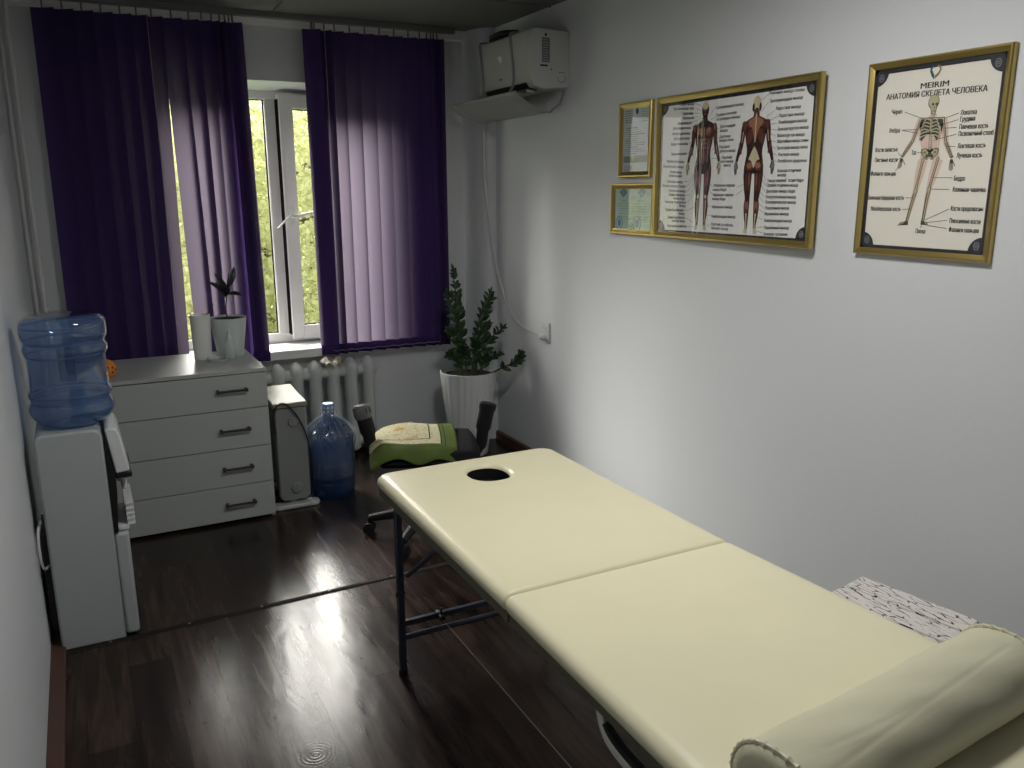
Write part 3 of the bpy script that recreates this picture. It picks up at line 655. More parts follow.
B().tube(smooth_path([(.782, 4.115, .40), (.775, 4.108, .50), (.80, 4.10, .555), (.845, 4.10, .55), (.90, 4.095, .47), (.936, 4.09, .36), (.952, 4.10, .22), (.955, 4.13, .05), (.96, 4.2, .006)], 8), .0042, 8).build('power_cord', M['bcable'], t)

# ================================================================ corner plant
t = thing('potted_zz_plant', (2.02, 4.53, 0), 'bushy green plant in a tall rippled white pot in the corner', 'plant')
px, py = 2.035, 4.52
rip = lambda a, z, i: 1 + (.017 * math.sin(26 * a + 3.0 * math.sin(9 * z) + 1.5 * math.sin(17 * z))) * (1 if 2 <= i <= 22 else 0)
pr = [(0, .0), (.108, .0), (.112, .006)] + [(.114 + .056 * (k / 19), .012 + .49 * k / 19) for k in range(20)] + [(.172, .512), (.1735, .525), (.167, .527), (.164, .50), (0, .485)]
B().lathe(pr, (px, py, 0), 160, fn=rip).build('pot', M['pot'], t, angle=70)
B().lathe([(0, .508), (.09, .505), (.165, .498)], (px, py, 0), 32).build('soil', M['soil'], t)
def frond(tip, base_off, seed, bend=.25, n=9, ll=.074):
    r = random.Random(seed); p0 = Vector((px + base_off[0], py + base_off[1], .50)); p1 = Vector(tip)
    mid = p0 * .5 + p1 * .5 + Vector((-(p1.x - p0.x) * bend, -(p1.y - p0.y) * bend, (p1.z - p0.z) * .16))
    path = smooth_path([p0, mid, p1], 10); b = B(); b.close_normals = False
    b.tube(path, [.007 - .005 * k / (len(path) - 1) for k in range(len(path))], 6, m=1)
    d_side = (p1 - p0).cross(Vector((r.uniform(-.4, .4), -1, r.uniform(0, .4)))).normalized()
    for k in range(n):
        f = .26 + .74 * k / (n - 1); i = min(int(f * (len(path) - 1)), len(path) - 2); q = path[i]; tg = (path[i + 1] - path[i]).normalized()
        L = ll * (1 - .45 * (k / n)) * r.uniform(.85, 1.15)
        for sd in (-1, 1):
            dr = (d_side * sd * .8 + tg * .75 + Vector((r.uniform(-.25, .25), r.uniform(-.35, .1), r.uniform(-.1, .2)))).normalized()
            leaf(b, q, q + dr * L, L * .46, Vector((r.uniform(-.3, .3), -.8, .5)).normalized(), m=0, nu=5)
    leaf(b, path[-1] - tg * .01, path[-1] + tg * ll * .5, ll * .22, Vector((0, -1, .3)))
    b.build('frond', [M['leaf'], M['stem']], t)
for i, (tip, bo, bd, n) in enumerate([((1.955, 4.55, 1.14), (-.04, .02), .1, 11), ((1.90, 4.50, 1.01), (-.06, -.02), .15, 9), ((1.995, 4.60, .97), (-.02, .05), .1, 8), ((2.185, 4.52, .995), (.03, 0), .1, 9), ((2.225, 4.58, .95), (.06, .03), .12, 8),
        ((1.87, 4.44, .80), (-.06, -.04), .3, 7), ((1.86, 4.42, .66), (-.09, -.05), .35, 6), ((2.12, 4.42, .82), (.02, -.03), .1, 7), ((2.22, 4.42, .79), (.07, -.03), .2, 7), ((2.03, 4.38, .74), (0, -.05), .1, 6), ((2.17, 4.38, .64), (.05, -.06), .3, 6), ((1.94, 4.40, .70), (-.04, -.06), .3, 6)]):
    frond(tip, bo, 20 + i, bd, n)
frond((2.262, 4.27, .655), (.08, -.08), 50, -.35, 8, .06)

# ================================================================ socket and cable on the right wall
t = thing('wall_socket', (XR, 4.08, .80), 'white double power socket on the right wall', 'socket')
b = B(); b.prism(rrect(4.035, .742, 4.125, .862, .012, 3), lambda a, z, d: (d, a, z), XR - .011, XR); b.build('plate', M['white'], t, bevel=.003)
for z in (.828, .775):
    b = B(); b.tube([(XR - .011, 4.08, z), (XR - .014, 4.08, z)], [.024, .022], 20); b.build('outlet', M['trim'], t)
    b = B()
    for dy in (-.0095, .0095): b.tube([(XR - .0142, 4.08 + dy, z), (XR - .0146, 4.08 + dy, z)], .003, 8)
    b.build('hole', M['black'], t)
t = thing('air_conditioner_cable', (XR - .01, 4.3, .78), 'white cable running down from the air conditioner to the socket', 'cable')
pts = [(2.225, 4.755, 2.12), (2.24, 4.70, 1.98), (2.238, 4.694, 1.7), (2.262, 4.69, 1.45), (2.285, 4.66, 1.2), (2.318, 4.60, .97), (2.322, 4.50, .86), (2.322, 4.36, .795), (2.322, 4.22, .785), (2.314, 4.10, .775)]
B().tube(smooth_path(pts, 8), .006, 8).build('cord', M['cable'], t)
b = B(); b.tube([(XR - .014, 4.08, .775), (XR - .03, 4.08, .775), (XR - .045, 4.085, .776)], [.019, .018, .010], 16); b.build('plug', M['white'], t)

# ================================================================ air conditioner + deflector
t = thing('air_conditioner', (2.21, 4.26, 2.1), 'white wall air conditioner high in the right corner', 'air conditioner')
AY0, AY1 = 3.858, 4.44
prof = [(XR, 2.375), (2.125, 2.382), (2.108, 2.372), (2.10, 2.35), (2.10, 2.19), (2.108, 2.135), (2.13, 2.106), (2.18, 2.098), (XR, 2.108)]
B().prism(prof, lambda a, z, d: (a, d, z), AY0 + .012, AY1).build('casing', M['ac'], t, bevel=.006)
B().prism(prof, lambda a, z, d: (a, d, z), AY0, AY0 + .0125).build('end_cap', M['ac'], t, bevel=.004)
b = B(); b.prism([(2.112, 2.1285), (2.128, 2.1045), (2.178, 2.0960), (2.176, 2.0915), (2.124, 2.1000), (2.108, 2.1265)], lambda a, z, d: (a, d, z), AY0 + .06, AY1 - .05); b.build('outlet_louver', M['black'], t)
for k in range(4):
    y = AY0 + .09 + .12 * k; B().box(2.13, y, 2.086, 2.17, y + .004, 2.102).build('vane', M['trim'], t)
def on_end(a0, z0, a1, z1, d=.0008): return B().box(a0, AY0 - d, z0, a1, AY0 + .002, z1)
on_end(2.168, 2.222, 2.213, 2.338).build('rating_label', M['aclabel'], t)
b = B()
for k in range(9): b.box(2.172 + .0, AY0 - .0014, 2.230 + .012 * k, 2.209 - .004 * (k % 3), AY0, 2.2325 + .012 * k)
b.build('label_print', M['ac'], t)
on_end(2.158, 2.202, 2.202, 2.211).build('small_caption', M['ink'], t)
b = B(); b.tube([(2.19, AY0 + .002, 2.352), (2.19, AY0 - .001, 2.352)], .007, 12); b.tube([(2.224, AY0 + .002, 2.19), (2.224, AY0 - .001, 2.19)], .004, 10); b.build('screw_hole', M['ink'], t)
b = B(); b.tube([(2.283 + .022 * math.cos(a), AY0 - .001, 2.147 + .018 * math.sin(a)) for a in [PI * (.9 + 1.3 * k / 12) for k in range(13)]], .0016, 5); b.box(2.262, AY0 - .001, 2.176, 2.304, AY0 + .001, 2.179); b.build('knockout_line', M['aclabel'], t)
b = B(); b.box(2.0985, 4.17, 2.255, 2.1015, 4.20, 2.285); b.box(2.0985, 4.195, 2.272, 2.1015, 4.215, 2.288); b.build('badge', M['sticker'], t)
b = B(); b.box(2.0985, 4.17, 2.165, 2.1015, 4.20, 2.174); b.build('caption', M['aclabel'], t)
b = B()
for k in range(2): b.tube(smooth_path([(2.15, 4.40, 2.395 + .02 * k), (2.17, 4.30, 2.405 + .02 * k), (2.22, 4.22, 2.40 + .02 * k)], 5), .014, 8)
b.build('pipe', M['bcable'], t)
t = thing('air_deflector', (2.1, 4.28, 2.05), 'curved grey air deflector hung beneath the air conditioner', 'deflector')
def df(u, v):
    y = 3.868 + .84 * u; return (2.022 + .215 * v, y, 2.079 - .105 * v ** .8 * (1 - .12 * v) + .012 * math.sin(PI * v) * -1)
b = B(); b.grid(df, 8, 12); b.build('deflector_plate', M['defl'], t, solid=.004)
for y in (4.06, 4.425):
    b = B(); b.tube(smooth_path([(2.035, y - .09, 2.07), (2.085, y - .05, 2.13), (2.095, y - .03, 2.22), (2.094, y, 2.36), (2.11, y, 2.386), (2.2, y, 2.388)], 6), .0075, 8, flat=(1, .5)); b.build('strap', M['defl'], t)
for y in (3.9, 4.64):
    B().tube([(2.235, y, 1.985), (2.30, y, 2.03), (2.325, y, 2.10)], .006, 6).build('bracket', M['defl'], t)

MUSCLE_TEXT = [('Лобная мышца', (2.9355, 1.9451), (2.8372, 1.9391)), ('Круговая мышца глаза', (2.9729, 1.9302), (2.8392, 1.9217)), ('Скуловая мышца', (2.9101, 1.9055), (2.8412, 1.9026)), ('Жевательная', (2.9075, 1.8873), (2.8333, 1.8844)), ('Круговая мышца рта', (2.9408, 1.8686), (2.8485, 1.8649)), ('Дельтовидная мышца', (2.9734, 1.8508), (2.8505, 1.8456)), ('Большая грудная мышца', (2.9748, 1.8282), (2.8556, 1.8239)), ('Двуглавая мышца', (2.965, 1.8076), (2.8576, 1.8044)), ('Передняя зубчатая мышца', (2.985, 1.7858), (2.8662, 1.7827)), ('Прямая мышца живота', (2.9787, 1.7444), (2.8703, 1.7429)), ('Наружная косая мышца', (3.0095, 1.7162), (2.8886, 1.7101)), ('Плечелучевая мышца', (3.034, 1.6949), (2.8906, 1.6888)), ('Локтевой сгибатель', (2.9812, 1.6704), (2.8994, 1.6663)), ('Длинная ладонная', (2.9912, 1.6557), (2.8984, 1.6517)), ('Портняжная мышца', (3.0005, 1.6303), (2.8933, 1.6267)), ('Прямая мышца бедра', (3.0341, 1.6128), (2.8713, 1.6093)), ('Гребешковая мышца', (2.9835, 1.5913), (2.8699, 1.5887)), ('Длинная приводящая', (2.9861, 1.5749), (2.8723, 1.5727)), ('мышца бедра', (2.9489, 1.5596), (2.8712, 1.5576)), ('Большая приводящая', (3.0098, 1.5435), (2.8647, 1.5425)), ('мышца', (2.9078, 1.5293), (2.8657, 1.5274)), ('Передняя большеберцовая', (3.0041, 1.51), (2.8784, 1.5097)), ('мышца', (2.9091, 1.4964), (2.8704, 1.4947)), ('Длинный разгибатель', (2.9873, 1.478), (2.8658, 1.4787)), ('большого пальца', (2.9572, 1.4641), (2.8648, 1.4643)), ('Короткий разгибатель', (2.9887, 1.4406), (2.8509, 1.4429)), ('Трапециевидная мышца', (2.697, 1.9113), (2.5384, 1.9127)), ('Грудино-ключично-', (2.696, 1.8832), (2.5716, 1.8852)), ('сосцевидная мышца', (2.6948, 1.8671), (2.5537, 1.8684)), ('Дельтовидная', (2.6677, 1.8375), (2.5787, 1.8381)), ('мышца', (2.6665, 1.8219), (2.6226, 1.8222)), ('Двуглавая', (2.6682, 1.7991), (2.6036, 1.7994)), ('мышца плеча', (2.6671, 1.7849), (2.5855, 1.7849)), ('Передняя', (2.6651, 1.76), (2.6061, 1.76)), ('зубчатая мышца', (2.6638, 1.7438), (2.5708, 1.7435)), ('Наружная', (2.6467, 1.7194), (2.5885, 1.7189)), ('косая мышца', (2.6542, 1.7042), (2.5787, 1.7035)), ('живота', (2.6349, 1.6891), (2.5917, 1.6883)), ('Латеральная широкая', (2.6905, 1.6118), (2.5626, 1.6115)), ('мышца бедра', (2.6928, 1.5952), (2.6111, 1.5955)), ('Медиальная широкая', (2.6912, 1.5747), (2.568, 1.5748)), ('мышца бедра', (2.6931, 1.5592), (2.6128, 1.5591)), ('Икроножная мышца', (2.6918, 1.527), (2.5698, 1.5278)), ('Камбаловидная мышца', (2.692, 1.4895), (2.5497, 1.4904)), ('Короткий разгибатель', (2.6914, 1.4586), (2.5583, 1.4576)), ('большого пальца', (2.6902, 1.4429), (2.5888, 1.4425)), ('Ременная мышца головы', (2.4014, 1.9377), (2.2314, 1.9336)), ('Трапециевидная мышца', (2.3988, 1.9097), (2.2368, 1.9082)), ('Надостная мышца', (2.363, 1.8815), (2.243, 1.8787)), ('Подостная мышца', (2.346, 1.8546), (2.2243, 1.8533)), ('Ромбовидная мышца', (2.3456, 1.8314), (2.2087, 1.8299)), ('Большая круглая мышца', (2.3474, 1.8079), (2.2, 1.8067)), ('Малая круглая мышца', (2.3481, 1.7855), (2.2162, 1.7833)), ('Широчайшая мышца спины', (2.3462, 1.7653), (2.1965, 1.7626)), ('Трехглавая мышца плеча', (2.3469, 1.7423), (2.1979, 1.7398)), ('Локтевая мышца', (2.3377, 1.7184), (2.235, 1.7175)), ('Разгибатели предплечья', (2.3368, 1.6963), (2.1975, 1.6937)), ('Большая ягодичная', (2.3347, 1.6618), (2.2202, 1.6619)), ('мышца', (2.3332, 1.6464), (2.2908, 1.6466)), ('Тензор широкой фасции бедра', (2.3845, 1.6269), (2.2053, 1.6275)), ('Средняя ягодичная мышца', (2.3866, 1.6112), (2.2291, 1.6095)), ('Двуглавая мышца бедра', (2.387, 1.5887), (2.2415, 1.5895)), ('Полусухожильная мышца', (2.3869, 1.5686), (2.2355, 1.5687)), ('Полуперепончатая мышца', (2.3864, 1.5493), (2.2343, 1.5502)), ('Подколенная мышца', (2.3862, 1.5278), (2.2647, 1.5295)), ('Икроножная мышца', (2.3873, 1.5062), (2.2655, 1.5087)), ('Камбаловидная мышца', (2.3868, 1.4816), (2.2468, 1.4846)), ('Подошвенная мышца', (2.3857, 1.4556), (2.2589, 1.4587)), ('Ахиллово сухожилие', (2.3866, 1.4316), (2.2635, 1.4353))]
MUSCLE_LINES = [[(2.8307, 1.9402), (2.7875, 1.9271)], [(2.8294, 1.9217), (2.7894, 1.9095)], [(2.8313, 1.9023), (2.7951, 1.8987)], [(2.8267, 1.8847), (2.7878, 1.888)], [(2.842, 1.8673), (2.784, 1.8796)], [(2.8439, 1.8468), (2.7834, 1.8714)], [(2.8491, 1.8264), (2.824, 1.8476)], [(2.851, 1.8058), (2.8345, 1.809)], [(2.8597, 1.7853), (2.8365, 1.7905)], [(2.8637, 1.7456), (2.8572, 1.7496)], [(2.883, 1.6287), (2.8522, 1.6297), (2.8207, 1.661)], [(2.8646, 1.6114), (2.851, 1.6126), (2.8164, 1.6483)], [(2.8631, 1.5899), (2.8496, 1.5925), (2.8146, 1.623)], [(2.8653, 1.5719), (2.8414, 1.5728), (2.8131, 1.6018)], [(2.8579, 1.5439), (2.8464, 1.5462), (2.8119, 1.5849)], [(2.8714, 1.5099), (2.8507, 1.5103), (2.8076, 1.5244)], [(2.8589, 1.4788), (2.8063, 1.4601)], [(2.846, 1.4422), (2.8052, 1.4437)], [(2.7016, 1.9144), (2.7365, 1.8821)], [(2.7017, 1.8756), (2.7291, 1.8676)], [(2.6737, 1.8321), (2.6922, 1.8332)], [(2.6725, 1.7943), (2.692, 1.7913)], [(2.6694, 1.7542), (2.7078, 1.7538)], [(2.6493, 1.7174), (2.7113, 1.7175)], [(2.6954, 1.6097), (2.7131, 1.6172)], [(2.6961, 1.5767), (2.7176, 1.5933)], [(2.6968, 1.5291), (2.7224, 1.5287)], [(2.696, 1.4937), (2.7229, 1.4931)], [(2.6944, 1.4561), (2.7197, 1.451)], [(2.407, 1.935), (2.4428, 1.917)], [(2.4032, 1.9073), (2.4421, 1.8755)], [(2.3682, 1.8758), (2.4132, 1.8547)], [(2.3517, 1.8542), (2.3942, 1.8409)], [(2.3552, 1.8301), (2.3871, 1.8281)], [(2.3542, 1.8067), (2.3855, 1.8115)], [(2.3556, 1.7851), (2.384, 1.7949)], [(2.3548, 1.7645), (2.3848, 1.7722)], [(2.3526, 1.7409), (2.377, 1.751)], [(2.3446, 1.7178), (2.3687, 1.7258)], [(2.3424, 1.6944), (2.3635, 1.7013)], [(2.3923, 1.627), (2.4113, 1.6562)], [(2.3907, 1.6091), (2.4142, 1.6349)], [(2.3929, 1.5878), (2.4151, 1.6114)], [(2.3948, 1.5685), (2.4224, 1.5899)], [(2.3954, 1.5483), (2.4237, 1.5705)], [(2.3934, 1.5268), (2.4213, 1.5446)], [(2.3937, 1.5096), (2.4227, 1.525)], [(2.3975, 1.4852), (2.4229, 1.4932)], [(2.3933, 1.4584), (2.4256, 1.4537)], [(2.393, 1.4357), (2.4245, 1.4418)], [(2.5506, 1.6033), (2.5157, 1.6142)], [(2.5547, 1.5734), (2.5171, 1.593)]]
SKELETON_TEXT = [('Череп', (1.8809, 1.8309), (1.8433, 1.8298)), ('Ребра', (1.8824, 1.7745), (1.8451, 1.7742)), ('Кости запястья', (1.9289, 1.7179), (1.8468, 1.7164)), ('Пястные кости', (1.9272, 1.6867), (1.8436, 1.685)), ('Фаланги пальцев', (1.9387, 1.6443), (1.8443, 1.6426)), ('Большая берцовая кость', (1.9393, 1.5683), (1.8053, 1.5683)), ('Малоберцовая кость', (1.9261, 1.5335), (1.8136, 1.5336)), ('Таз', (1.7949, 1.705), (1.779, 1.7043)), ('Пятка', (1.7513, 1.4677), (1.7185, 1.4681)), ('Лопатка', (1.6445, 1.8107), (1.5953, 1.8103)), ('Грудина', (1.6436, 1.7924), (1.5978, 1.7926)), ('Плечевая кость', (1.6433, 1.7715), (1.5549, 1.7693)), ('Позвоночный столб', (1.6433, 1.7519), (1.5372, 1.75)), ('Локтевая кость', (1.6423, 1.7176), (1.5557, 1.7163)), ('Лучевая кость', (1.6419, 1.6907), (1.563, 1.6896)), ('Бедро', (1.642, 1.6257), (1.6073, 1.6253)), ('Коленная чашечка', (1.6415, 1.5938), (1.5408, 1.5928)), ('Кости предплюсны', (1.641, 1.5386), (1.5407, 1.5387)), ('Плюсневые кости', (1.6405, 1.503), (1.5439, 1.5024)), ('Фаланги пальцев', (1.6398, 1.4769), (1.5454, 1.4771)), ('MEIRIM', (1.7865, 1.8989), (1.6932, 1.8975)), ('АНАТОМИЯ СКЕЛЕТА ЧЕЛОВЕКА', (1.906, 1.8771), (1.5708, 1.8712))]
SKELETON_LINES = [[(1.8336, 1.8282), (1.7679, 1.8036)], [(1.8356, 1.7745), (1.7776, 1.7733)], [(1.8355, 1.7736), (1.7817, 1.7625)], [(1.8447, 1.7083), (1.8306, 1.695)], [(1.8421, 1.6869), (1.8285, 1.6912)], [(1.8468, 1.6537), (1.8336, 1.6629)], [(1.7986, 1.5688), (1.772, 1.5699)], [(1.8068, 1.5337), (1.7761, 1.5352)], [(1.7746, 1.7046), (1.7556, 1.7039)], [(1.735, 1.4783), (1.7337, 1.4902)], [(1.6495, 1.8115), (1.6994, 1.7986)], [(1.6495, 1.7929), (1.6974, 1.783)], [(1.6532, 1.7713), (1.6883, 1.7713)], [(1.6508, 1.7523), (1.7228, 1.7384)], [(1.6497, 1.7171), (1.6781, 1.7188)], [(1.6502, 1.6896), (1.6628, 1.6901)], [(1.6474, 1.6285), (1.7118, 1.6293)], [(1.6532, 1.5947), (1.7129, 1.5958)], [(1.647, 1.5376), (1.7229, 1.5038)], [(1.6484, 1.5046), (1.7192, 1.4954)], [(1.6474, 1.4807), (1.7128, 1.4872)]]
SK = {'heart': (1.7398, 1.9367), 'heart_b': (1.7436, 1.9139), 'skull': (1.7362, 1.8459), 'skullT': (1.7386, 1.8652), 'jaw': (1.7299, 1.8164), 'shL': (1.7732, 1.803), 'shR': (1.6985, 1.7999), 'ribT': (1.7388, 1.8037), 'ribB': (1.7333, 1.738), 'ribL': (1.7687, 1.7581), 'ribR': (1.706, 1.7613), 'spB': (1.7319, 1.7062), 'pelT': (1.733, 1.7144), 'pelB': (1.7304, 1.6856), 'pelL': (1.7584, 1.7049), 'pelR': (1.7054, 1.7074), 'elL': (1.7954, 1.7402), 'wrL': (1.8276, 1.6935), 'hdL': (1.8341, 1.6572), 'elR': (1.6822, 1.731), 'wrR': (1.6572, 1.6854), 'hdR': (1.6559, 1.6474), 'hipL': (1.7529, 1.6817), 'hipR': (1.7024, 1.6833), 'knL': (1.7673, 1.5902), 'knR': (1.7217, 1.5935), 'anL': (1.7873, 1.4981), 'anR': (1.7307, 1.5012), 'ftL': (1.8197, 1.4834), 'ftR': (1.7101, 1.4873)}
# ================================================================ office chair
CC = Vector((1.345, 3.475, 0))
t = chair = thing('office_chair', (1.345, 3.475, 0), 'black office chair with two armrests at the head of the massage table', 'chair')
b = B()
for k in range(5):
    a = math.radians(100 + 72 * k); d = Vector((math.cos(a), math.sin(a), 0))
    b.tube([CC + d * .03 + Vector((0, 0, .105)), CC + d * .15 + Vector((0, 0, .10)), CC + d * .285 + Vector((0, 0, .075))], [.028, .024, .017], 10)
b.tube([CC + Vector((0, 0, .075)), CC + Vector((0, 0, .14))], .04, 20)
base = b.build('star_base', M['bplastic'], t)
for k in range(5):
    a = math.radians(100 + 72 * k); d = Vector((math.cos(a), math.sin(a), 0)); e = Vector((-d.y, d.x, 0)); p = CC + d * .285 + Vector((0, 0, .028))
    c = B()
    for s_ in (-1, 1): c.tube([p + e * s_ * .010, p + e * s_ * .012, p + e * s_ * .026, p + e * s_ * .028], [.024, .028, .028, .022], 18)
    c.tube([p + Vector((0, 0, .0)), p + Vector((0, 0, .05))], .008, 8)
    c.build('caster', M['bplastic'], base)
B().tube([CC + Vector((0, 0, .12)), CC + Vector((0, 0, .26)), CC + Vector((0, 0, .261)), CC + Vector((0, 0, .40))], [.026, .026, .016, .016], 16).build('gas_column', M['bplastic'], t)
b = B(); b.box(1.245, 3.38, .385, 1.445, 3.59, .412); b.build('seat_mechanism', M['bplastic'], t, bevel=.006)
def pad(x0, y0, x1, y1, z0, z1, r, dome, nu=18):
    # upholstered slab: rounded-square plan, domed top
    b = B(); cx, cy, hx_, hy_ = (x0 + x1) / 2, (y0 + y1) / 2, (x1 - x0) / 2, (y1 - y0) / 2
    def sq(u, v, k):
        a, c = u * 2 - 1, v * 2 - 1
        return cx + hx_ * k * a * math.sqrt(1 - c * c * r), cy + hy_ * k * c * math.sqrt(1 - a * a * r)
    def top(u, v):
        a, c = u * 2 - 1, v * 2 - 1; x, y = sq(u, v, 1.0); e = max(abs(a), abs(c))
        return (x, y, z1 + dome * (1 - a * a) * (1 - c * c) - (z1 - z0) * .55 * max(0, (e - .8) / .2) ** 2)
    def bot(u, v):
        a, c = u * 2 - 1, v * 2 - 1; x, y = sq(u, v, 1.0); e = max(abs(a), abs(c))
        return (x, y, z0 + (z1 - z0) * .45 * max(0, (e - .8) / .2) ** 2)
    b.grid(top, nu, nu); b.grid(lambda u, v: bot(1 - u, v), nu, nu); return b
pad(CC.x - .235, CC.y - .235, CC.x + .245, CC.y + .235, .395, .462, .12, .008).build('seat', M['fabric'], t, angle=70)
for s_ in (-1, 1):
    b = B(); ym = CC.y + .02
    b.tube(smooth_path([(CC.x + s_ * .12, ym, .388), (CC.x + s_ * .215, ym, .385), (CC.x + s_ * .252, ym, .42), (CC.x + s_ * .268, ym, .51), (CC.x + s_ * .288, ym, .60), (CC.x + s_ * .294, ym, .628)], 5), [.014] * 5 + [.015] * 5 + [.019] * 5 + [.024] * 5 + [.027] * 5 + [.022], 12, flat=(1.0, 1.5))
    arm = b.build('armrest', M['bplastic'], t)
    if s_ < 0:
        c = B(); c.tube([(CC.x - .284, ym, .575), (CC.x - .2885, ym, .592), (CC.x - .295, ym, .628), (CC.x - .296, ym, .637)], [.0255, .028, .0275, .020], 14, flat=(1.0, 1.5))  # plain grey tip on the left armrest only
        c.build('worn_cap', M['greyp'], arm)['label'] = 'scuffed grey end'
chair.rotation_euler.z = math.radians(-20)
# towel draped over the left and middle of the seat
rr = random.Random(5); ca, sa = math.cos(math.radians(-20)), math.sin(math.radians(-20))
def towel(u, v):
    a, c = u * 2 - 1, v * 2 - 1
    k = .16; x = -.055 + .195 * a * math.sqrt(1 - c * c * k * .6); y = .005 + .232 * c * math.sqrt(1 - a * a * k * .6)
    z = .477 + .018 * (1 - a * a) * (1 - c * c) + .008 * math.sin(4.1 * u + 2.0 * v + .6) * math.sin(3.3 * v + 1.0) + .005 * math.sin(9 * u + 5 * v)
    dl = max(0, (-a - .72) / .28); df_ = max(0, (-c - .72) / .28); dbk = max(0, (c - .85) / .15)
    z -= .04 * dl ** 1.6 + .04 * df_ ** 1.5 + .015 * dbk ** 2 + .010 * (math.sin(7 * a + 1) * df_ + math.sin(6 * c) * dl)
    x -= .010 * dl; y -= .014 * df_
    return (CC.x + x * ca - y * sa, CC.y + x * sa + y * ca, z)
b = B(); b.close_normals = False; b.grid(towel, 36, 36, uv=True)
tag(b.build('seat_towel', M['cloth'], solid=.006), 'green patterned towel with cream middle draped over the chair seat', 'towel')

# ================================================================ massage table
t = thing('massage_table', (1.1, 1.5, 0), 'cream folding massage table with face hole in the middle of the room', 'massage table')
ZT = .703
def cushion(name, corners, hole, fold_low, parent):
    # corners: x0,x1 at y0 ; x0,x1 at y1   hole: (cx, cy, rx, ry) or None
    (y0, a0, a1), (y1, b0, b1) = corners
    NP = 160; n4 = NP // 4
    def edge(k, inset):
        r = .035; q = rrect(0 + inset, 0 + inset, 1 - inset, 1 - inset, .001, 1)
        return q
    # perimeter of a rounded rectangle in metres
    w = (a1 - a0 + b1 - b0) / 2; h = y1 - y0; R0, R1 = (.010, .042) if fold_low else (.042, .010)   # corner radii at the low-y and high-y end
    pr = []
    segs = [((w, R0), (w, h - R1)), ((w - R1, h), (R1, h)), ((0, h - R1), (0, R0)), ((R0, 0), (w - R0, 0))]
    cs = [(w - R1, h - R1, 0, R1), (R1, h - R1, PI / 2, R1), (R0, R0, PI, R0), (w - R0, R0, 1.5 * PI, R0)]
    for i in range(4):
        (p, q) = segs[i]; m = 34
        for k in range(m): pr.append((p[0] + (q[0] - p[0]) * k / m, p[1] + (q[1] - p[1]) * k / m))
        for k in range(6): a = cs[i][2] + PI / 2 * k / 6; pr.append((cs[i][0] + cs[i][3] * math.cos(a), cs[i][1] + cs[i][3] * math.sin(a)))
    n = len(pr)
    def W(px_, py_, z):
        f = py_ / h; x0 = a0 + (b0 - a0) * f; x1 = a1 + (b1 - a1) * f
        return (x0 + (x1 - x0) * px_ / w, y0 + py_, z)
    ch, cv = w / 2, h / 2
    prof = [(.024, -.049), (.008, -.043), (.0, -.029), (.002, -.017), (.009, -.007), (.020, -.002), (.034, 0)]   # (inset, dz)
    rings = []
    for ins, dz in prof:
        def iny(y, e=ins):   # the edge at the fold is pulled in tight, the others are softly rounded
            tight = (y < cv) == fold_low
            return cv + (y - cv) * (1 - (e * (.42 if tight else 1)) / (h / 2))
        rings.append([W(ch + (x - ch) * (1 - ins / (w / 2)), iny(y), ZT + dz) for x, y in pr])
    hx_, hy_, rx, ry = hole if hole else (ch, cv, .02, .02)
    inner = []
    for x, y in pr:
        d = Vector((x - hx_, (y - hy_))); 
        if hole:
            a = math.atan2(d.y, d.x); e = 1.0
            ex = math.copysign(abs(math.cos(a)) ** .86, math.cos(a)); ey = math.copysign(abs(math.sin(a)) ** .86, math.sin(a))
            inner.append((hx_ + rx * ex, hy_ + ry * ey))
        else: inner.append((hx_ + rx * d.x / max(w, .01), hy_ + ry * d.y / max(h, .01)))
    outer = [(ch + (x - ch) * (1 - .034 / (w / 2)), iny(y, .034)) for x, y in pr]
    K = 9
    lip = .02 if hole else 0
    inn2 = [(hx_ + (x - hx_) * (1 + lip / max(rx, .001)), hy_ + (y - hy_) * (1 + lip / max(ry, .001))) for x, y in inner]
    for k in range(1, K + 1):
        f = k / K; rings.append([W(o_[0] + (i_[0] - o_[0]) * f, o_[1] + (i_[1] - o_[1]) * f, ZT + .004 * math.sin(PI * min(1, f * 1.2)) ) for o_, i_ in zip(outer, inn2)])
    if hole:
        for s_, dz in ((.62, -.0015), (.32, -.005), (.10, -.010), (0, -.015)):
            rings.append([W(i_[0] + (j_[0] - i_[0]) * s_, i_[1] + (j_[1] - i_[1]) * s_, ZT + dz) for i_, j_ in zip(inner, inn2)])
    vs = [p for r_ in rings for p in r_]; fs = []
    for k in range(len(rings) - 1):
        for j in range(n): fs.append((k * n + j, k * n + (j + 1) % n, (k + 1) * n + (j + 1) % n, (k + 1) * n + j))
    if not hole: fs.append(tuple((len(rings) - 1) * n + j for j in range(n)))
    b = B(); b.add(vs, fs); o = b.build(name, M['vinyl'], parent, angle=80)
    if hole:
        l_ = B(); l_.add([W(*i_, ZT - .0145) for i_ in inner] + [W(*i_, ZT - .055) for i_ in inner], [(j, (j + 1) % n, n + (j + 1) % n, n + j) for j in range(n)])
        l_.close_normals = False; l_.build('hole_lining', M['fabric'], o)['label'] = 'black lining of the face hole'  # black wall paints in the shade inside the face hole
    return o
TY0, TYF, TY1 = .56, 1.543, 2.49
cushion('cushion', ((TYF + .0005, .772, 1.440), (TY1, .775, 1.430)), (.338, .778, .066, .074), True, t)['label'] = 'cushion with the face hole'
cushion('cushion', ((TY0, .760, 1.505), (TYF - .0005, .772, 1.440)), None, False, t)['label'] = 'plain foot-end cushion'
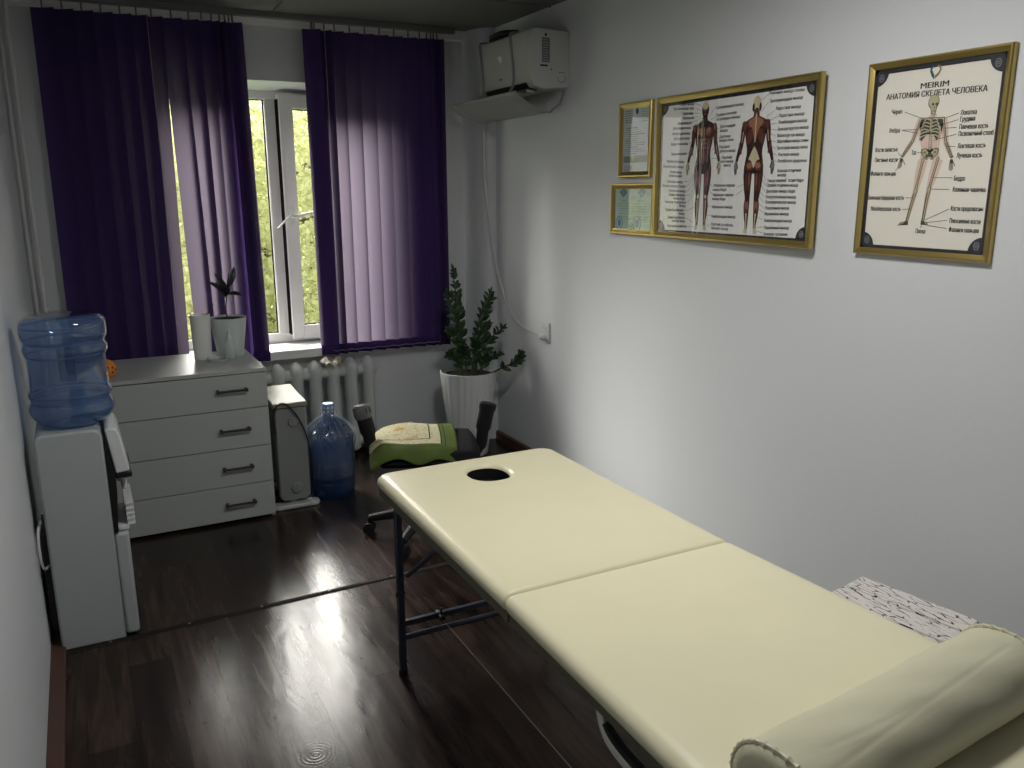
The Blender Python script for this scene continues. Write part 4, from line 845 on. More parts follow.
for yy0, yy1 in ((TYF + .004, TY1 - .02), (TY0 + .02, TYF - .004)):
    b = B()
    b.box(.785, yy0, .628, .803, yy1, .655); b.box(1.39, yy0, .628, 1.408, yy1, .655); b.box(.803, yy0, .628, 1.39, yy0 + .018, .655); b.box(.803, yy1 - .018, .628, 1.39, yy1, .655)
    b.build('frame_rail', M['wood'], t, bevel=.002)
    b = B(); b.box(.79, yy0 + .002, .648, 1.402, yy1 - .002, .655) if yy0 < 1 else [b.box(.79, yy0 + .002, .648, 1.402, 2.235, .655), b.box(.79, 2.4, .648, 1.402, yy1 - .002, .655), b.box(.79, 2.235, .648, 1.03, 2.4, .655), b.box(1.21, 2.235, .648, 1.402, 2.4, .655)]
    b.build('underside_board', M['wood'], t)
def legpair(y, sgn):
    for x in (.822, 1.374):
        b = B(); b.box(x - .011, y - .011, .02, x + .011, y + .011, .648); o = b.build('leg', M['steel'], t, bevel=.003)
        B().lathe([(0, 0), (.015, 0), (.016, .004), (.014, .026), (0, .026)], (x, y, 0), 12).build('rubber_foot', M['black'], o)
        B().tube([(x - .016, y, .30), (x + .016, y, .30)], .006, 8).build('height_bolt', M['black'], o)
    b = B(); b.tube([(.833, y, .140), (1.363, y, .140)], .010, 10); b.build('crossbar', M['steel'], t)
    b = B(); b.box(.833, y - .008, .182, 1.363, y + .008, .202); o = b.build('upper_crossbar', M['steel'], t, bevel=.002)
    b = B(); b.tube([(.957, y - .03, .19), (.957, y + .02, .19)], .010, 10); b.tube([(.957, y - .02, .185), (.957, y - .018, .225)], .004, 6); b.build('cable_anchor', M['black'], o)
    b = B()
    for x in (.85, 1.346): b.tube([(x, y, .36), (x, y - sgn * .34, .615)], .008, 8)
    b.build('brace', M['steel'], t)
legpair(2.40, 1); legpair(.66, -1)
b = B(); b.tube([(.957, 2.37, .187), (.957, .69, .187)], .0016, 6); b.build('tension_cable', M['wire'], t)
for x in (.86, 1.33): 
    b = B(); b.box(x - .03, TYF - .05, .620, x + .03, TYF + .05, .628); b.build('hinge', M['steel'], t, bevel=.002)
b = B(); path = smooth_path([(.80, 1.19, .625), (.798, 1.172, .59), (.796, 1.14, .571), (.795, 1.075, .562), (.795, .98, .562), (.797, .90, .578), (.80, .87, .625)], 7)
b.tube(path, .0105, 8, flat=(1, .35)); st_ = b.build('carry_strap', M['strap'], t)
b = B(); b.tube([Vector(p_) + Vector((.006, 0, .017)) for p_ in path[9:36]], .010, 8); b.build('grip_sleeve', M['bplastic'], st_)
# bolster lying across the table
t = thing('bolster', (1.11, .76, ZT), 'cream half-round bolster lying across the foot end of the massage table', 'bolster')
BA = Vector((.812, .742, ZT + .0065)); BB = Vector((1.415, .797, ZT + .0065)); BD = (BB - BA).normalized(); BN = Vector((-BD.y, BD.x, 0)); HW, HH = .082, .106
def bsec(k=1.0):   # rounded D: flat underneath, arched top
    p = []
    for i in range(132):
        a = 2 * PI * i / 132; y = HW * math.copysign(abs(math.cos(a)) ** .85, math.cos(a)); z = math.sin(a)
        z = HH * .36 + (HH * .64 * z if z > 0 else HH * .36 * math.copysign(abs(z) ** .55, z))
        p.append((y * k, HH * .45 + (z - HH * .45) * k))
    return p
def BP(f, y, z, off=0): q_ = BA + (BB - BA) * f + BN * y + BD * off; return (q_.x, q_.y, q_.z + z)
b = B(); vs = []; NS = 132
for i in range(81):
    f = i / 80
    for y, z in bsec():
        a = math.atan2(z - HH * .4, y); k = 1 + .010 * math.sin(9 * f + 2 * a) + .006 * math.sin(23 * f - 5 * a)
        # creases running slantwise along the cover
        c = math.exp(-((a - 2.45 + .55 * f) / .05) ** 2) * min(1, f * 6) * (1 if f < .95 else 0) + .8 * math.exp(-((a - 1.85 - .25 * math.sin(4 * f)) / .05) ** 2) * (1 if .1 < f < .5 else 0)
        k -= .011 * c
        vs.append(BP(f, y * k, z * (k if z > .02 else 1)))
b.add(vs, [(k * NS + j, k * NS + (j + 1) % NS, (k + 1) * NS + (j + 1) % NS, (k + 1) * NS + j) for k in range(80) for j in range(NS)]); b.build('bolster_cover', M['vinyl2'], t, angle=80)
for fe, s_ in ((0, -1), (1, 1)):
    e = B(); vs = []
    for q_, dx in ((1, 0), (.95, .008), (.75, .014), (.4, .017), (.08, .018)): vs += [BP(fe, y, z, s_ * dx) for y, z in bsec(q_)]
    e.add(vs, [(k * NS + j, k * NS + (j + 1) % NS, (k + 1) * NS + (j + 1) % NS, (k + 1) * NS + j) for k in range(4) for j in range(NS)] + [tuple(4 * NS + j for j in range(NS))])
    o = e.build('end_panel', M['vinyl2'], t, angle=80)
    pp = B(); pts = [BP(fe, y, max(z, .004), s_ * .002) for y, z in bsec(1.01)]; pts.append(pts[0]); dense = pts
    pp.tube(dense, [.0038 + .0022 * (i % 4 == 0) for i in range(len(dense))], 7); pp.build('piping', M['vinyl2'], o)

# ================================================================ cracked white stool
t = thing('stool', (1.9, 1.42, 0), 'low stool with cracked white paint between the massage table and the wall', 'stool')
ang = -.181; SC = Vector((1.905, 1.385, 0)); e1 = Vector((math.cos(ang * -1), math.sin(ang * -1), 0)); e1 = Vector((.984, .178, 0)); e2 = Vector((-.178, .984, 0))
def SP(a, c, z): q = SC + e1 * a + e2 * c; return (q.x, q.y, z)
def sbx(b, a0, c0, z0, a1, c1, z1):
    v = [SP(a, c, z) for a in (a0, a1) for c in (c0, c1) for z in (z0, z1)]; return b.add(v, [(0, 1, 3, 2), (4, 6, 7, 5), (0, 4, 5, 1), (2, 3, 7, 6), (0, 2, 6, 4), (1, 5, 7, 3)])
for a0, a1 in ((-.14, -.049), (-.043, .043), (.049, .14)):
    sbx(B(), a0, -.17, .427, a1, .17, .45).build('top_board', M['crack'], t, bevel=.003)
b = B()
for s_ in (-1, 1): sbx(b, -.12, s_ * .13 - .01, .36, .12, s_ * .13 + .01, .427)
for s_ in (-1, 1): sbx(b, s_ * .11 - .01, -.12, .36, s_ * .11 + .01, .12, .426)
b.build('apron', M['crack'], t)
for s_ in (-1, 1):
    for u in (-1, 1): sbx(B(), s_ * .105 - .018, u * .135 - .018, 0, s_ * .105 + .018, u * .135 + .018, .427).build('leg', M['crack'], t, bevel=.003)

# ================================================================ framed prints on the right wall
def frame_picture(name, y_left, y_right, z0, z1, label, cat, fw, dep, paper, inner=None):
    k_ = (XR - dep) / XR; y_left, y_right, z0, z1 = y_left * k_, y_right * k_, 1.6 + (z0 - 1.6) * k_, 1.6 + (z1 - 1.6) * k_
    t = thing(name, (XR, (y_left + y_right) / 2, z0), label, cat)
    o_ = [(y_left, z0), (y_right, z0), (y_right, z1), (y_left, z1)]
    # mitred moulding: outer back edge, raised outer lip, sloped to the inner edge
    prof = [(0, 0), (0, dep * .82), (.003, dep), (fw * .35, dep), (fw * .55, dep * .86), (fw, dep * .62), (fw, 0)]
    cs = [(1, 1), (-1, 1), (-1, -1), (1, -1)]; sg = -1   # y decreases to the right
    vs = []; k = len(prof)
    for (y, z), (sy, sz) in zip([(y_left, z0), (y_right, z0), (y_right, z1), (y_left, z1)], cs):
        for ins, d in prof: vs.append((XR - d, y + ins * sy * sg, z + ins * sz))
    fs = []
    for c in range(4):
        for i in range(k): fs.append((c * k + i, c * k + (i + 1) % k, ((c + 1) % 4) * k + (i + 1) % k, ((c + 1) % 4) * k + i))
    b = B(); b.add(vs, fs); b.build('frame', M['gold'], t, angle=20)
    B().box(XR - dep * .42, y_right + fw * .8, z0 + fw * .8, XR - .001, y_left - fw * .8, z1 - fw * .8).build('print', paper, t, smooth=False)
    B().box(XR - dep * .56, y_right + fw * .9, z0 + fw * .9, XR - dep * .52, y_left - fw * .9, z1 - fw * .9).build('glass', M['pglass'], t, smooth=False)
    return t, XR - dep * .42, y_left, y_right, z0, z1
class Ink(B):
    def __init__(s, xp): super().__init__(); s.xp = xp; s.k = 0; s.close_normals = False
    def poly(s, pts, m, lay=1):
        s.add([(s.xp - .0003 * lay, y, z) for y, z in pts], [tuple(range(len(pts)))], m); return s
    def ell(s, y, z, ry, rz, m, lay=1, rot=0, n=18, a0=0, a1=2 * PI):
        c, q = math.cos(rot), math.sin(rot)
        return s.poly([(y + ry * math.cos(a) * c - rz * math.sin(a) * q, z + ry * math.cos(a) * q + rz * math.sin(a) * c) for a in [a0 + (a1 - a0) * k / n for k in range(n)]], m, lay)
    def line(s, pts, w, m, lay=1):
        for (y0, z0), (y1, z1) in zip(pts[:-1], pts[1:]):
            d = math.hypot(y1 - y0, z1 - z0) or 1; ny, nz = -(z1 - z0) / d * w / 2, (y1 - y0) / d * w / 2
            s.poly([(y0 + ny, z0 + nz), (y1 + ny, z1 + nz), (y1 - ny, z1 - nz), (y0 - ny, z0 - nz)], m, lay)
        return s
    def limb(s, pts, m, lay=1):   # pts (y, z, width)
        L = []; Rr = []
        for i, (y, z, w) in enumerate(pts):
            a = pts[max(i - 1, 0)]; c = pts[min(i + 1, len(pts) - 1)]; d = math.hypot(c[0] - a[0], c[1] - a[1]) or 1
            ny, nz = -(c[1] - a[1]) / d * w / 2, (c[0] - a[0]) / d * w / 2
            L.append((y + ny, z + nz)); Rr.append((y - ny, z - nz))
        for i in range(len(pts) - 1): s.poly([L[i], L[i + 1], Rr[i + 1], Rr[i]], m, lay)
        return s
def lettering(name, items, xp, height, material, parent, bold=.0007, lay=2):
    # items: (text, (y, z) of the left end, (y, z) of the right end): each string set between its two ends
    made = []
    for txt, p, q in items:
        cu = bpy.data.curves.new('lettering', 'FONT'); cu.body = txt; cu.size = 1.0; cu.align_x = 'LEFT'; cu.align_y = 'CENTER'; cu.resolution_u = 2
        ob = bpy.data.objects.new('lettering', cu); COL.objects.link(ob); made.append((ob, p, q))
    bpy.context.view_layer.update(); dg = bpy.context.evaluated_depsgraph_get(); b = B(); b.close_normals = False
    for ob, p, q in made:
        me = bpy.data.meshes.new_from_object(ob.evaluated_get(dg)); xs = [v.co.x for v in me.vertices]; x0, x1 = min(xs), max(xs)
        dy, dz = q[0] - p[0], q[1] - p[1]; wdt = abs(dy); hh = height if not callable(height) else height(wdt)
        vs = [(xp - .0003 * lay, p[0] + dy * (v.co.x - x0) / (x1 - x0), p[1] + dz * (v.co.x - x0) / (x1 - x0) + v.co.y * hh) for v in me.vertices]
        for sh in ((-bold, 0, bold) if bold else (0,)):   # overprinted strokes: bold type
            b.add([(v_[0] - abs(sh) * .02, v_[1] + sh, v_[2]) for v_ in vs], [tuple(pl.vertices) for pl in me.polygons])
        bpy.data.meshes.remove(me)
    for ob, p, q in made:
        cu = ob.data; bpy.data.objects.remove(ob); bpy.data.curves.remove(cu)
    return b.build(name, material, parent, smooth=False)
def corner_ornaments(ik, y_left, y_right, z0, z1, r, md, ms):
    for y, z, a in ((y_left, z1, 1.5 * PI + PI / 2), (y_right, z1, 0), (y_left, z0, 0), (y_right, z0, 0)):
        sy = -1 if y == y_left else 1; sz = -1 if z == z1 else 1
        ik.poly([(y, z)] + [(y + sy * r * math.cos(PI / 2 * k / 10), z + sz * r * math.sin(PI / 2 * k / 10)) for k in range(11)], md, 3)
        cy, cz = y + sy * r * .42, z + sz * r * .42
        ik.line([(cy + r * .2 * math.cos(k * PI / 6 * 2), cz + r * .26 * math.sin(k * PI / 6 * 2)) for k in range(7)], r * .07, ms, 4)
        ik.line([(cy + r * .09 * math.cos(k * PI / 3), cz + r * .09 * math.sin(k * PI / 3)) for k in range(7)], r * .06, ms, 4)

# --- muscle chart
t, xp, fl, fr_, f0, f1 = frame_picture('muscle_poster', 3.112, 2.168, 1.388, 1.988, 'wide gold-framed muscle chart with two red figures on the right wall', 'poster', .026, .022, M['paper2'])
ik = Ink(xp); K_DARK, K_MID, K_LITE, K_TEN, K_INK, K_SIL, K_BONE = range(7)
yl, yr, zb, zt = fl - .026, fr_ + .026, f0 + .026, f1 - .026
for a in ((yl, zb, yl - .012, zt), (yr + .011, zb, yr, zt), (yl, zb, yr, zb + .008), (yl, zt - .014, yr, zt)):
    ik.poly([(a[0], a[1]), (a[2], a[1]), (a[2], a[3]), (a[0], a[3])], K_INK, 1)
corner_ornaments(ik, yl - .004, yr + .004, zb + .004, zt - .005, .046, K_INK, K_SIL)
def figure(cy, ztop, h, back):
    def P(x, y): return (cy - x * h, ztop - y * h)
    def mir(pts, m, lay):
        for s_ in (-1, 1): ik.poly([P(x * s_, y) for x, y in pts], m, lay)
    def me_(x, y, rx, ry, m, lay, rot=0):
        for s_ in (-1, 1): ik.ell(*P(x * s_, y), rx * h, ry * h, m, lay, rot=-rot * s_)
    def ml(pts, m, lay):
        for s_ in (-1, 1): ik.limb([(*P(x * s_, y), w * h) for x, y, w in pts], m, lay)
    ik.ell(*P(0, .068), .043 * h, .064 * h, K_DARK if not back else K_TEN, 2)
    ik.limb([(*P(0, .10), .055 * h), (*P(0, .165), .068 * h)], K_DARK, 2)
    ik.poly([P(x, y) for x, y in [(-.022, .145), (-.09, .17), (-.125, .19), (-.112, .26), (-.1, .32), (-.083, .38), (-.082, .42), (-.095, .47), (-.1, .53), (0, .56), (.1, .53), (.095, .47), (.082, .42), (.083, .38), (.1, .32), (.112, .26), (.125, .19), (.09, .17), (.022, .145)]], K_DARK, 2)
    ml([(.118, .185, .05), (.13, .24, .052), (.138, .31, .042), (.155, .37, .046), (.18, .43, .032), (.192, .47, .026)], K_DARK, 2)
    ml([(.192, .465, .026), (.198, .50, .042), (.197, .535, .034), (.192, .565, .014)], K_BONE if not back else K_SIL, 3); ml([(.187, .48, .014), (.172, .52, .010)], K_DARK, 3)
    for k in range(3): ml([(.19 + .007 * k, .52, .004), (.186 + .009 * k, .562, .003)], K_DARK, 4)
    ml([(.055, .50, .095), (.06, .58, .09), (.056, .66, .075), (.048, .74, .052), (.054, .80, .060), (.052, .86, .050), (.046, .93, .030), (.046, .965, .028)], K_DARK, 2)
    mir([(.030, .955), (.062, .955), (.075, .99), (.07, 1.0), (.035, 1.0)], K_BONE if not back else K_TEN, 2)
    if not back:
        ik.ell(*P(0, .035), .036 * h, .032 * h, K_TEN, 3); me_(.016, .065, .009, .005, K_LITE, 3); ik.limb([(*P(0, .06), .008 * h), (*P(0, .085), .012 * h)], K_LITE, 3); ik.ell(*P(0, .10), .016 * h, .005 * h, K_LITE, 3)
        ml([(.012, .125, .012), (.008, .165, .008)], K_MID, 3)
        me_(.05, .235, .045, .036, K_MID, 3, .2); me_(.048, .225, .03, .020, K_LITE, 4, .25); me_(.052, .245, .028, .008, K_LITE, 4, .3)
        me_(.122, .205, .020, .034, K_MID, 3); me_(.124, .2, .007, .022, K_LITE, 4)
        me_(.134, .28, .014, .034, K_MID, 3); me_(.152, .37, .013, .045, K_MID, 3, -.3); ml([(.15, .345, .005), (.178, .425, .004)], K_TEN, 4)
        for j, yy_ in enumerate((.295, .325, .356)): me_(.019, yy_, .016, .013, K_MID, 3); me_(.018, yy_, .009, .006, K_LITE, 4)
        me_(.018, .42, .015, .045, K_MID, 3); ik.limb([(*P(0, .20), .006 * h), (*P(0, .48), .004 * h)], K_TEN, 4)
        ml([(.05, .29, .004), (.048, .47, .003)], K_TEN, 4); me_(.07, .36, .014, .055, K_MID, 3, .1)
        for j in range(4): ml([(.088 - .004 * j, .285 + .022 * j, .007), (.066, .30 + .022 * j, .005)], K_LITE, 4)
        me_(.062, .60, .020, .075, K_MID, 3); me_(.066, .59, .009, .055, K_LITE, 4); me_(.035, .60, .013, .055, K_MID, 3, -.1); ml([(.092, .49, .006), (.035, .66, .004)], K_LITE, 4)
        me_(.048, .735, .013, .016, K_TEN, 3); me_(.066, .81, .010, .05, K_MID, 3); me_(.040, .81, .010, .05, K_MID, 3); ml([(.054, .76, .008), (.049, .94, .006)], K_TEN, 4)
    else:
        me_(.036, .085, .012, .03, K_DARK, 3); ik.limb([(*P(0, .09), .03 * h), (*P(0, .13), .04 * h), (*P(0, .155), .07 * h)], K_MID, 3)
        ik.poly([P(x, y) for x, y in [(0, .11), (.014, .15), (.075, .175), (.03, .25), (0, .34), (-.03, .25), (-.075, .175), (-.014, .15)]], K_LITE, 3)
        ik.limb([(*P(0, .13), .010 * h), (*P(0, .33), .010 * h)], K_TEN, 4)
        me_(.076, .205, .028, .018, K_MID, 4, .4); me_(.062, .20, .010, .026, K_LITE, 5, -.5); me_(.06, .29, .03, .055, K_MID, 3, .3); me_(.12, .21, .02, .036, K_MID, 3); me_(.132, .29, .015, .04, K_MID, 3); ml([(.128, .25, .006), (.142, .33, .005)], K_TEN, 4)
        me_(.156, .375, .012, .045, K_MID, 3, -.3)
        ik.poly([P(x, y) for x, y in [(0, .36), (.03, .40), (.06, .455), (.03, .465), (0, .52), (-.03, .465), (-.06, .455), (-.03, .40)]], K_TEN, 4)
        me_(.048, .505, .042, .036, K_MID, 3); me_(.045, .50, .028, .022, K_LITE, 4); me_(.04, .62, .013, .07, K_MID, 3); me_(.07, .62, .012, .07, K_MID, 3); me_(.04, .60, .005, .05, K_LITE, 4)
        me_(.042, .80, .014, .045, K_MID, 3); me_(.064, .80, .013, .045, K_MID, 3); me_(.043, .79, .008, .032, K_LITE, 4); me_(.063, .79, .007, .03, K_LITE, 4); ml([(.052, .85, .018), (.047, .90, .010), (.046, .965, .012)], K_TEN, 4)
figure(2.762, 1.9445, .513, False); figure(2.463, 1.938, .508, True)
for ln in MUSCLE_LINES: ik.line(ln, .0012, K_INK, 2)
ik.build('printed_figures', [M['m_dark'], M['m_mid'], M['m_lite'], M['tendon'], M['ink'], M['silver'], M['bone']], t, smooth=False)
lettering('caption_lettering', MUSCLE_TEXT, xp, .0165, M['ink'], t, bold=.0005)

t.rotation_euler.z = math.radians(-1.2); t.location.x -= .012
# --- skeleton chart
t, xp, fl, fr_, f0, f1 = frame_picture('skeleton_poster', 1.994, 1.516, 1.386, 1.988, 'upright gold-framed skeleton chart on cream paper on the right wall', 'poster', .021, .022, M['paper'])
ik = Ink(xp); I_DK, I_BONE, I_PINK, I_INK, I_SIL, I_TEAL, I_GOLD = range(7)
yl, yr, zb, zt = fl - .021, fr_ + .021, f0 + .021, f1 - .021
for a in ((yl, zb, yl - .013, zt), (yr + .011, zb, yr, zt), (yl, zb, yr, zb + .010), (yl, zt - .015, yr, zt)):
    ik.poly([(a[0], a[1]), (a[2], a[1]), (a[2], a[3]), (a[0], a[3])], I_INK, 1)
corner_ornaments(ik, yl - .006, yr + .006, zb + .006, zt - .008, .044, 7, I_SIL)
S = SK; mid = lambda a, b, f=.5: (a[0] + (b[0] - a[0]) * f, a[1] + (b[1] - a[1]) * f)
# pink body behind the bones
ik.limb([(*S['jaw'], .018), (*mid(S['shL'], S['shR']), .03), (*mid(S['ribT'], S['ribB'], .1), .085), (*mid(S['ribT'], S['ribB'], .5), .075), (*S['spB'], .058), (*S['pelT'], .06), (*S['pelB'], .068)], I_PINK, 1)
for sd in 'LR':
    ik.limb([(*S['sh' + sd], .024), (*mid(S['sh' + sd], S['el' + sd]), .024), (*S['el' + sd], .017), (*mid(S['el' + sd], S['wr' + sd], .4), .018), (*S['wr' + sd], .010)], I_PINK, 1)
    ik.limb([(*S['hip' + sd], .034), (*mid(S['hip' + sd], S['kn' + sd]), .030), (*S['kn' + sd], .018), (*mid(S['kn' + sd], S['an' + sd], .35), .018), (*S['an' + sd], .009)], I_PINK, 1)
def bone(pts, w0=1.0):   # dark outline, pale core
    ik.limb([(y, z, w + .0042) for y, z, w in pts], I_DK, 2); ik.limb([(y, z, max(.0012, w - .0003)) for y, z, w in pts], I_BONE, 3)
I_TEN_ = 9
def knob(p, r): ik.ell(*p, r + .0016, r + .0016, I_DK, 2, n=12); ik.ell(*p, r, r, I_BONE, 4, n=12)
c = S['skull']; ik.ell(c[0], c[1] + .004, .0185, .0215, I_DK, 2); ik.ell(c[0], c[1] + .005, .0165, .019, I_BONE, 3)
ik.poly([(c[0] + .009, c[1] - .008), (c[0] + .006, c[1] - .031), (c[0] - .009, c[1] - .034), (c[0] - .013, c[1] - .010)], I_DK, 2); ik.poly([(c[0] + .007, c[1] - .010), (c[0] + .004, c[1] - .028), (c[0] - .008, c[1] - .031), (c[0] - .011, c[1] - .012)], I_BONE, 4)
for dy in (-.009, .003): ik.ell(c[0] + dy - .002, c[1] - .003, .0042, .0042, I_DK, 5, n=10)
ik.poly([(c[0] - .004, c[1] - .009), (c[0] - .0015, c[1] - .015), (c[0] - .0065, c[1] - .015)], I_DK, 5); ik.line([(c[0] + .004, c[1] - .0215), (c[0] - .010, c[1] - .023)], .0018, I_DK, 5)
# spine
top = (S['jaw'][0] + .003, S['jaw'][1] + .004); nv = 22
for k in range(nv):
    f = k / (nv - 1); y = top[0] + (S['spB'][0] - top[0]) * f + .002 * math.sin(PI * f); z = top[1] + (S['spB'][1] - top[1]) * f
    w = .0035 + .003 * f; ik.poly([(y + w, z + .0014), (y - w, z + .0014), (y - w, z - .0014), (y + w, z - .0014)], I_DK, 2); ik.poly([(y + w * .6, z + .0012), (y - w * .6, z + .0012), (y - w * .6, z - .0008), (y + w * .6, z - .0008)], I_BONE, 4)
bone([(*mid(S['shL'], S['shR'], .45), .003), (*mid(S['shL'], S['shR'], .02), .003)]); bone([(*mid(S['shL'], S['shR'], .55), .003), (*mid(S['shL'], S['shR'], .98), .003)])
rc = S['ribT'][0]; z0 = S['ribT'][1] - .002
ik.poly([(rc + s * w_, z0 + h_) for s, w_, h_ in ((1, .012, .004), (1, .024, -.010), (1, .033, -.035), (1, .035, -.060), (1, .026, -.064), (1, .010, -.045), (-1, .010, -.045), (-1, .026, -.064), (-1, .035, -.060), (-1, .033, -.035), (-1, .024, -.010), (-1, .012, .004))], 8, 2)
bone([(rc, z0, .006), (rc - .001, z0 - .036, .005)])
for k in range(6):
    zz = z0 - .0098 * k; wd = .017 + .018 * math.sin(PI * (.10 + k * .10))
    for s_ in (-1, 1):
        pts = [(rc + s_ * .003, zz - (.004 if k < 4 else -.003)), (rc + s_ * wd * .6, zz + .001), (rc + s_ * wd, zz - .006), (rc + s_ * wd * .85, zz - .013)]
        ik.line(pts, .0030, I_TEN_, 4)
for s_ in ('L', 'R'):
    p = S['sh' + s_]; sg_ = 1 if s_ == 'L' else -1
    ik.poly([(p[0] - sg_ * .002, p[1]), (p[0] - sg_ * .020, p[1] - .004), (p[0] - sg_ * .012, p[1] - .026), (p[0] - sg_ * .002, p[1] - .012)], I_DK, 2)
# pelvis
pc = mid(S['pelT'], S['pelB']); pw = .030
for s_ in (-1, 1):
    q = [(pc[0] + s_ * .004, pc[1] + .004), (pc[0] + s_ * .016, pc[1] + .017), (pc[0] + s_ * .030, pc[1] + .013), (pc[0] + s_ * .026, pc[1] - .004), (pc[0] + s_ * .017, pc[1] - .012), (pc[0] + s_ * .010, pc[1] - .019), (pc[0] + s_ * .003, pc[1] - .015)]
    ik.poly(q, I_DK, 2); ik.poly([(pc[0] + s_ * .001 + (a - pc[0]) * .86, pc[1] + (b_ - pc[1]) * .86) for a, b_ in q], I_BONE, 3); ik.ell(pc[0] + s_ * .009, pc[1] - .007, .0045, .006, I_DK, 4, n=10); ik.ell(pc[0] + s_ * .017, pc[1] + .004, .005, .004, I_GOLD, 4, n=10)
ik.ell(pc[0], pc[1], .006, .010, I_DK, 4, n=10)
for sd in 'LR':
    bone([(*S['sh' + sd], .004), (*mid(S['sh' + sd], S['el' + sd]), .003), (*S['el' + sd], .0042)]); knob(S['sh' + sd], .0038); knob(S['el' + sd], .003)
    e, w = S['el' + sd], S['wr' + sd]; bone([(e[0] + .002, e[1], .002), (w[0] + .002, w[1], .002)]); bone([(e[0] - .002, e[1], .002), (w[0] - .002, w[1], .002)])
    hd = S['hd' + sd]; ik.ell(*mid(w, hd, .28), .0042, .006, I_DK, 2, n=10)
    for k in range(4):
        o_ = (k - 1.5) * .0036; ik.line([(w[0] + o_ * .6, w[1] - .004), (mid(w, hd, .5)[0] + o_, mid(w, hd, .5)[1]), (hd[0] + o_ * 1.1, hd[1] + .003 * abs(k - 1.5))], .0019, I_DK, 3)
    ik.line([(w[0] - .003, w[1] - .006), (w[0] - .014, w[1] - .024)], .002, I_DK, 3)
    bone([(*S['hip' + sd], .005), (*mid(S['hip' + sd], S['kn' + sd], .3), .0042), (*mid(S['hip' + sd], S['kn' + sd], .8), .0038), (*S['kn' + sd], .007)]); knob(S['hip' + sd], .0045); knob(S['kn' + sd], .0058)
    k_, a_ = S['kn' + sd], S['an' + sd]; bone([(k_[0] - .001, k_[1] - .006, .0055), (*mid(k_, a_, .3), .0036), (a_[0] - .001, a_[1], .0042)]); ik.line([(k_[0] + .006, k_[1] - .008), (a_[0] + .004, a_[1])], .0022, I_DK, 2)
    ft = S['ft' + sd]; q = [(a_[0] - .004 if sd == 'L' else a_[0] + .006, a_[1] + .002), (a_[0] - .006 if sd == 'L' else a_[0] + .007, a_[1] - .012), (*ft,), (mid(a_, ft, .7)[0], mid(a_, ft, .55)[1] + .003)]
    ik.poly(q, I_DK, 2); ik.line([mid(a_, ft, .25), mid(a_, ft, .85)], .0025, I_BONE, 3)
# heart-shaped leaf mark above the title
h, hb = S['heart'], S['heart_b']
Lf = [(h[0] + .004, h[1] + .010), (h[0] + .011, h[1] + .018), (h[0] + .019, h[1] + .012), (h[0] + .020, h[1] + .001), (h[0] + .012, h[1] - .014), (hb[0] + .001, hb[1]), (hb[0], hb[1] + .012), (h[0] + .009, h[1] - .003), (h[0] + .014, h[1] + .006), (h[0] + .010, h[1] + .012)]
Rf = [(h[0] + .001, h[1] + .011), (h[0] - .006, h[1] + .018), (h[0] - .015, h[1] + .014), (h[0] - .018, h[1] + .003), (h[0] - .011, h[1] - .011), (hb[0] - .001, hb[1] + .001), (hb[0] - .001, hb[1] + .010), (h[0] - .008, h[1] - .003), (h[0] - .013, h[1] + .005), (h[0] - .007, h[1] + .013)]
ik.poly(Lf, I_TEAL, 2); ik.poly(Rf, I_GOLD, 2)
for ln in SKELETON_LINES: ik.line(ln, .0014, I_INK, 3)
ik.build('printed_skeleton', [M['bonedk'], M['bone'], M['pink'], M['ink'], M['silver'], M['teal'], M['goldink'], M['inkblue'], M['ribshade'], M['tendon']], t, smooth=False)
lettering('caption_lettering', SKELETON_TEXT[:-2], xp, .0195, M['ink'], t, bold=.0005)
lettering('title_lettering', SKELETON_TEXT[-2:], xp, .0235, M['ink'], t, bold=.0007)

# --- two small certificates
t, xp, fl, fr_, f0, f1 = frame_picture('framed_licence', 3.407, 3.152, 1.652, 1.988, 'small upright framed pale licence, upper one beside the muscle chart', 'certificate', .026, .02, M['doc'])
ik = Ink(xp); yl, yr = fl - .03, fr_ + .03
ik.ell((yl + yr) / 2 - .006, 1.944, .011, .014, 1, 1)
rr = random.Random(4)
for k in range(6):
    z = 1.948 - .010 * k
    ik.line([(yl - .008, z), (yl - .068, z)], .0045, 0, 1); ik.line([(yr + .06, z), (yr + .008, z)], .003, 0, 1)
for k in range(13):
    z = 1.872 - .0095 * k; a = rr.uniform(.0, .03); ik.line([(yl - .012 - a, z), (yl - .10 - rr.uniform(0, .08), z)], .0028 if k % 3 else .004, 0, 1)
ik.poly([(yl - .004, 1.748), (yr + .004, 1.748), (yr + .004, 1.718), (yl - .004, 1.718)], 2, 1)
for k in range(5): ik.line([(yl - .008, 1.744 - .006 * k), (yl - .16, 1.744 - .006 * k)], .002, 0, 2)
for k in range(6): ik.line([(yl - .008, 1.708 - .006 * k), (yl - .07, 1.708 - .006 * k)], .0024, 0, 1)
ik.build('printed_text', [M['docink'], M['inkblue'], M['docband']], t, smooth=False)
t, xp, fl, fr_, f0, f1 = frame_picture('framed_certificate', 3.461, 3.114, 1.387, 1.626, 'small green certificate with blue seals, lower one beside the muscle chart', 'certificate', .026, .02, M['cert'])
ik = Ink(xp); yl, yr = fl - .03, fr_ + .03
for y in (yl - .065, yr + .075):
    ik.poly([(y + .032, 1.585), (y, 1.602), (y - .032, 1.585), (y, 1.560)], 1, 1); ik.ell(y, 1.582, .010, .012, 0, 2)
for cc in (yl - .07, yr + .08):
    for k in range(8):
        w = rr.uniform(.03, .062) if k else .02; ik.line([(cc + w, 1.545 - .012 * k), (cc - w, 1.545 - .012 * k)], .0026 if k else .004, 0, 1)
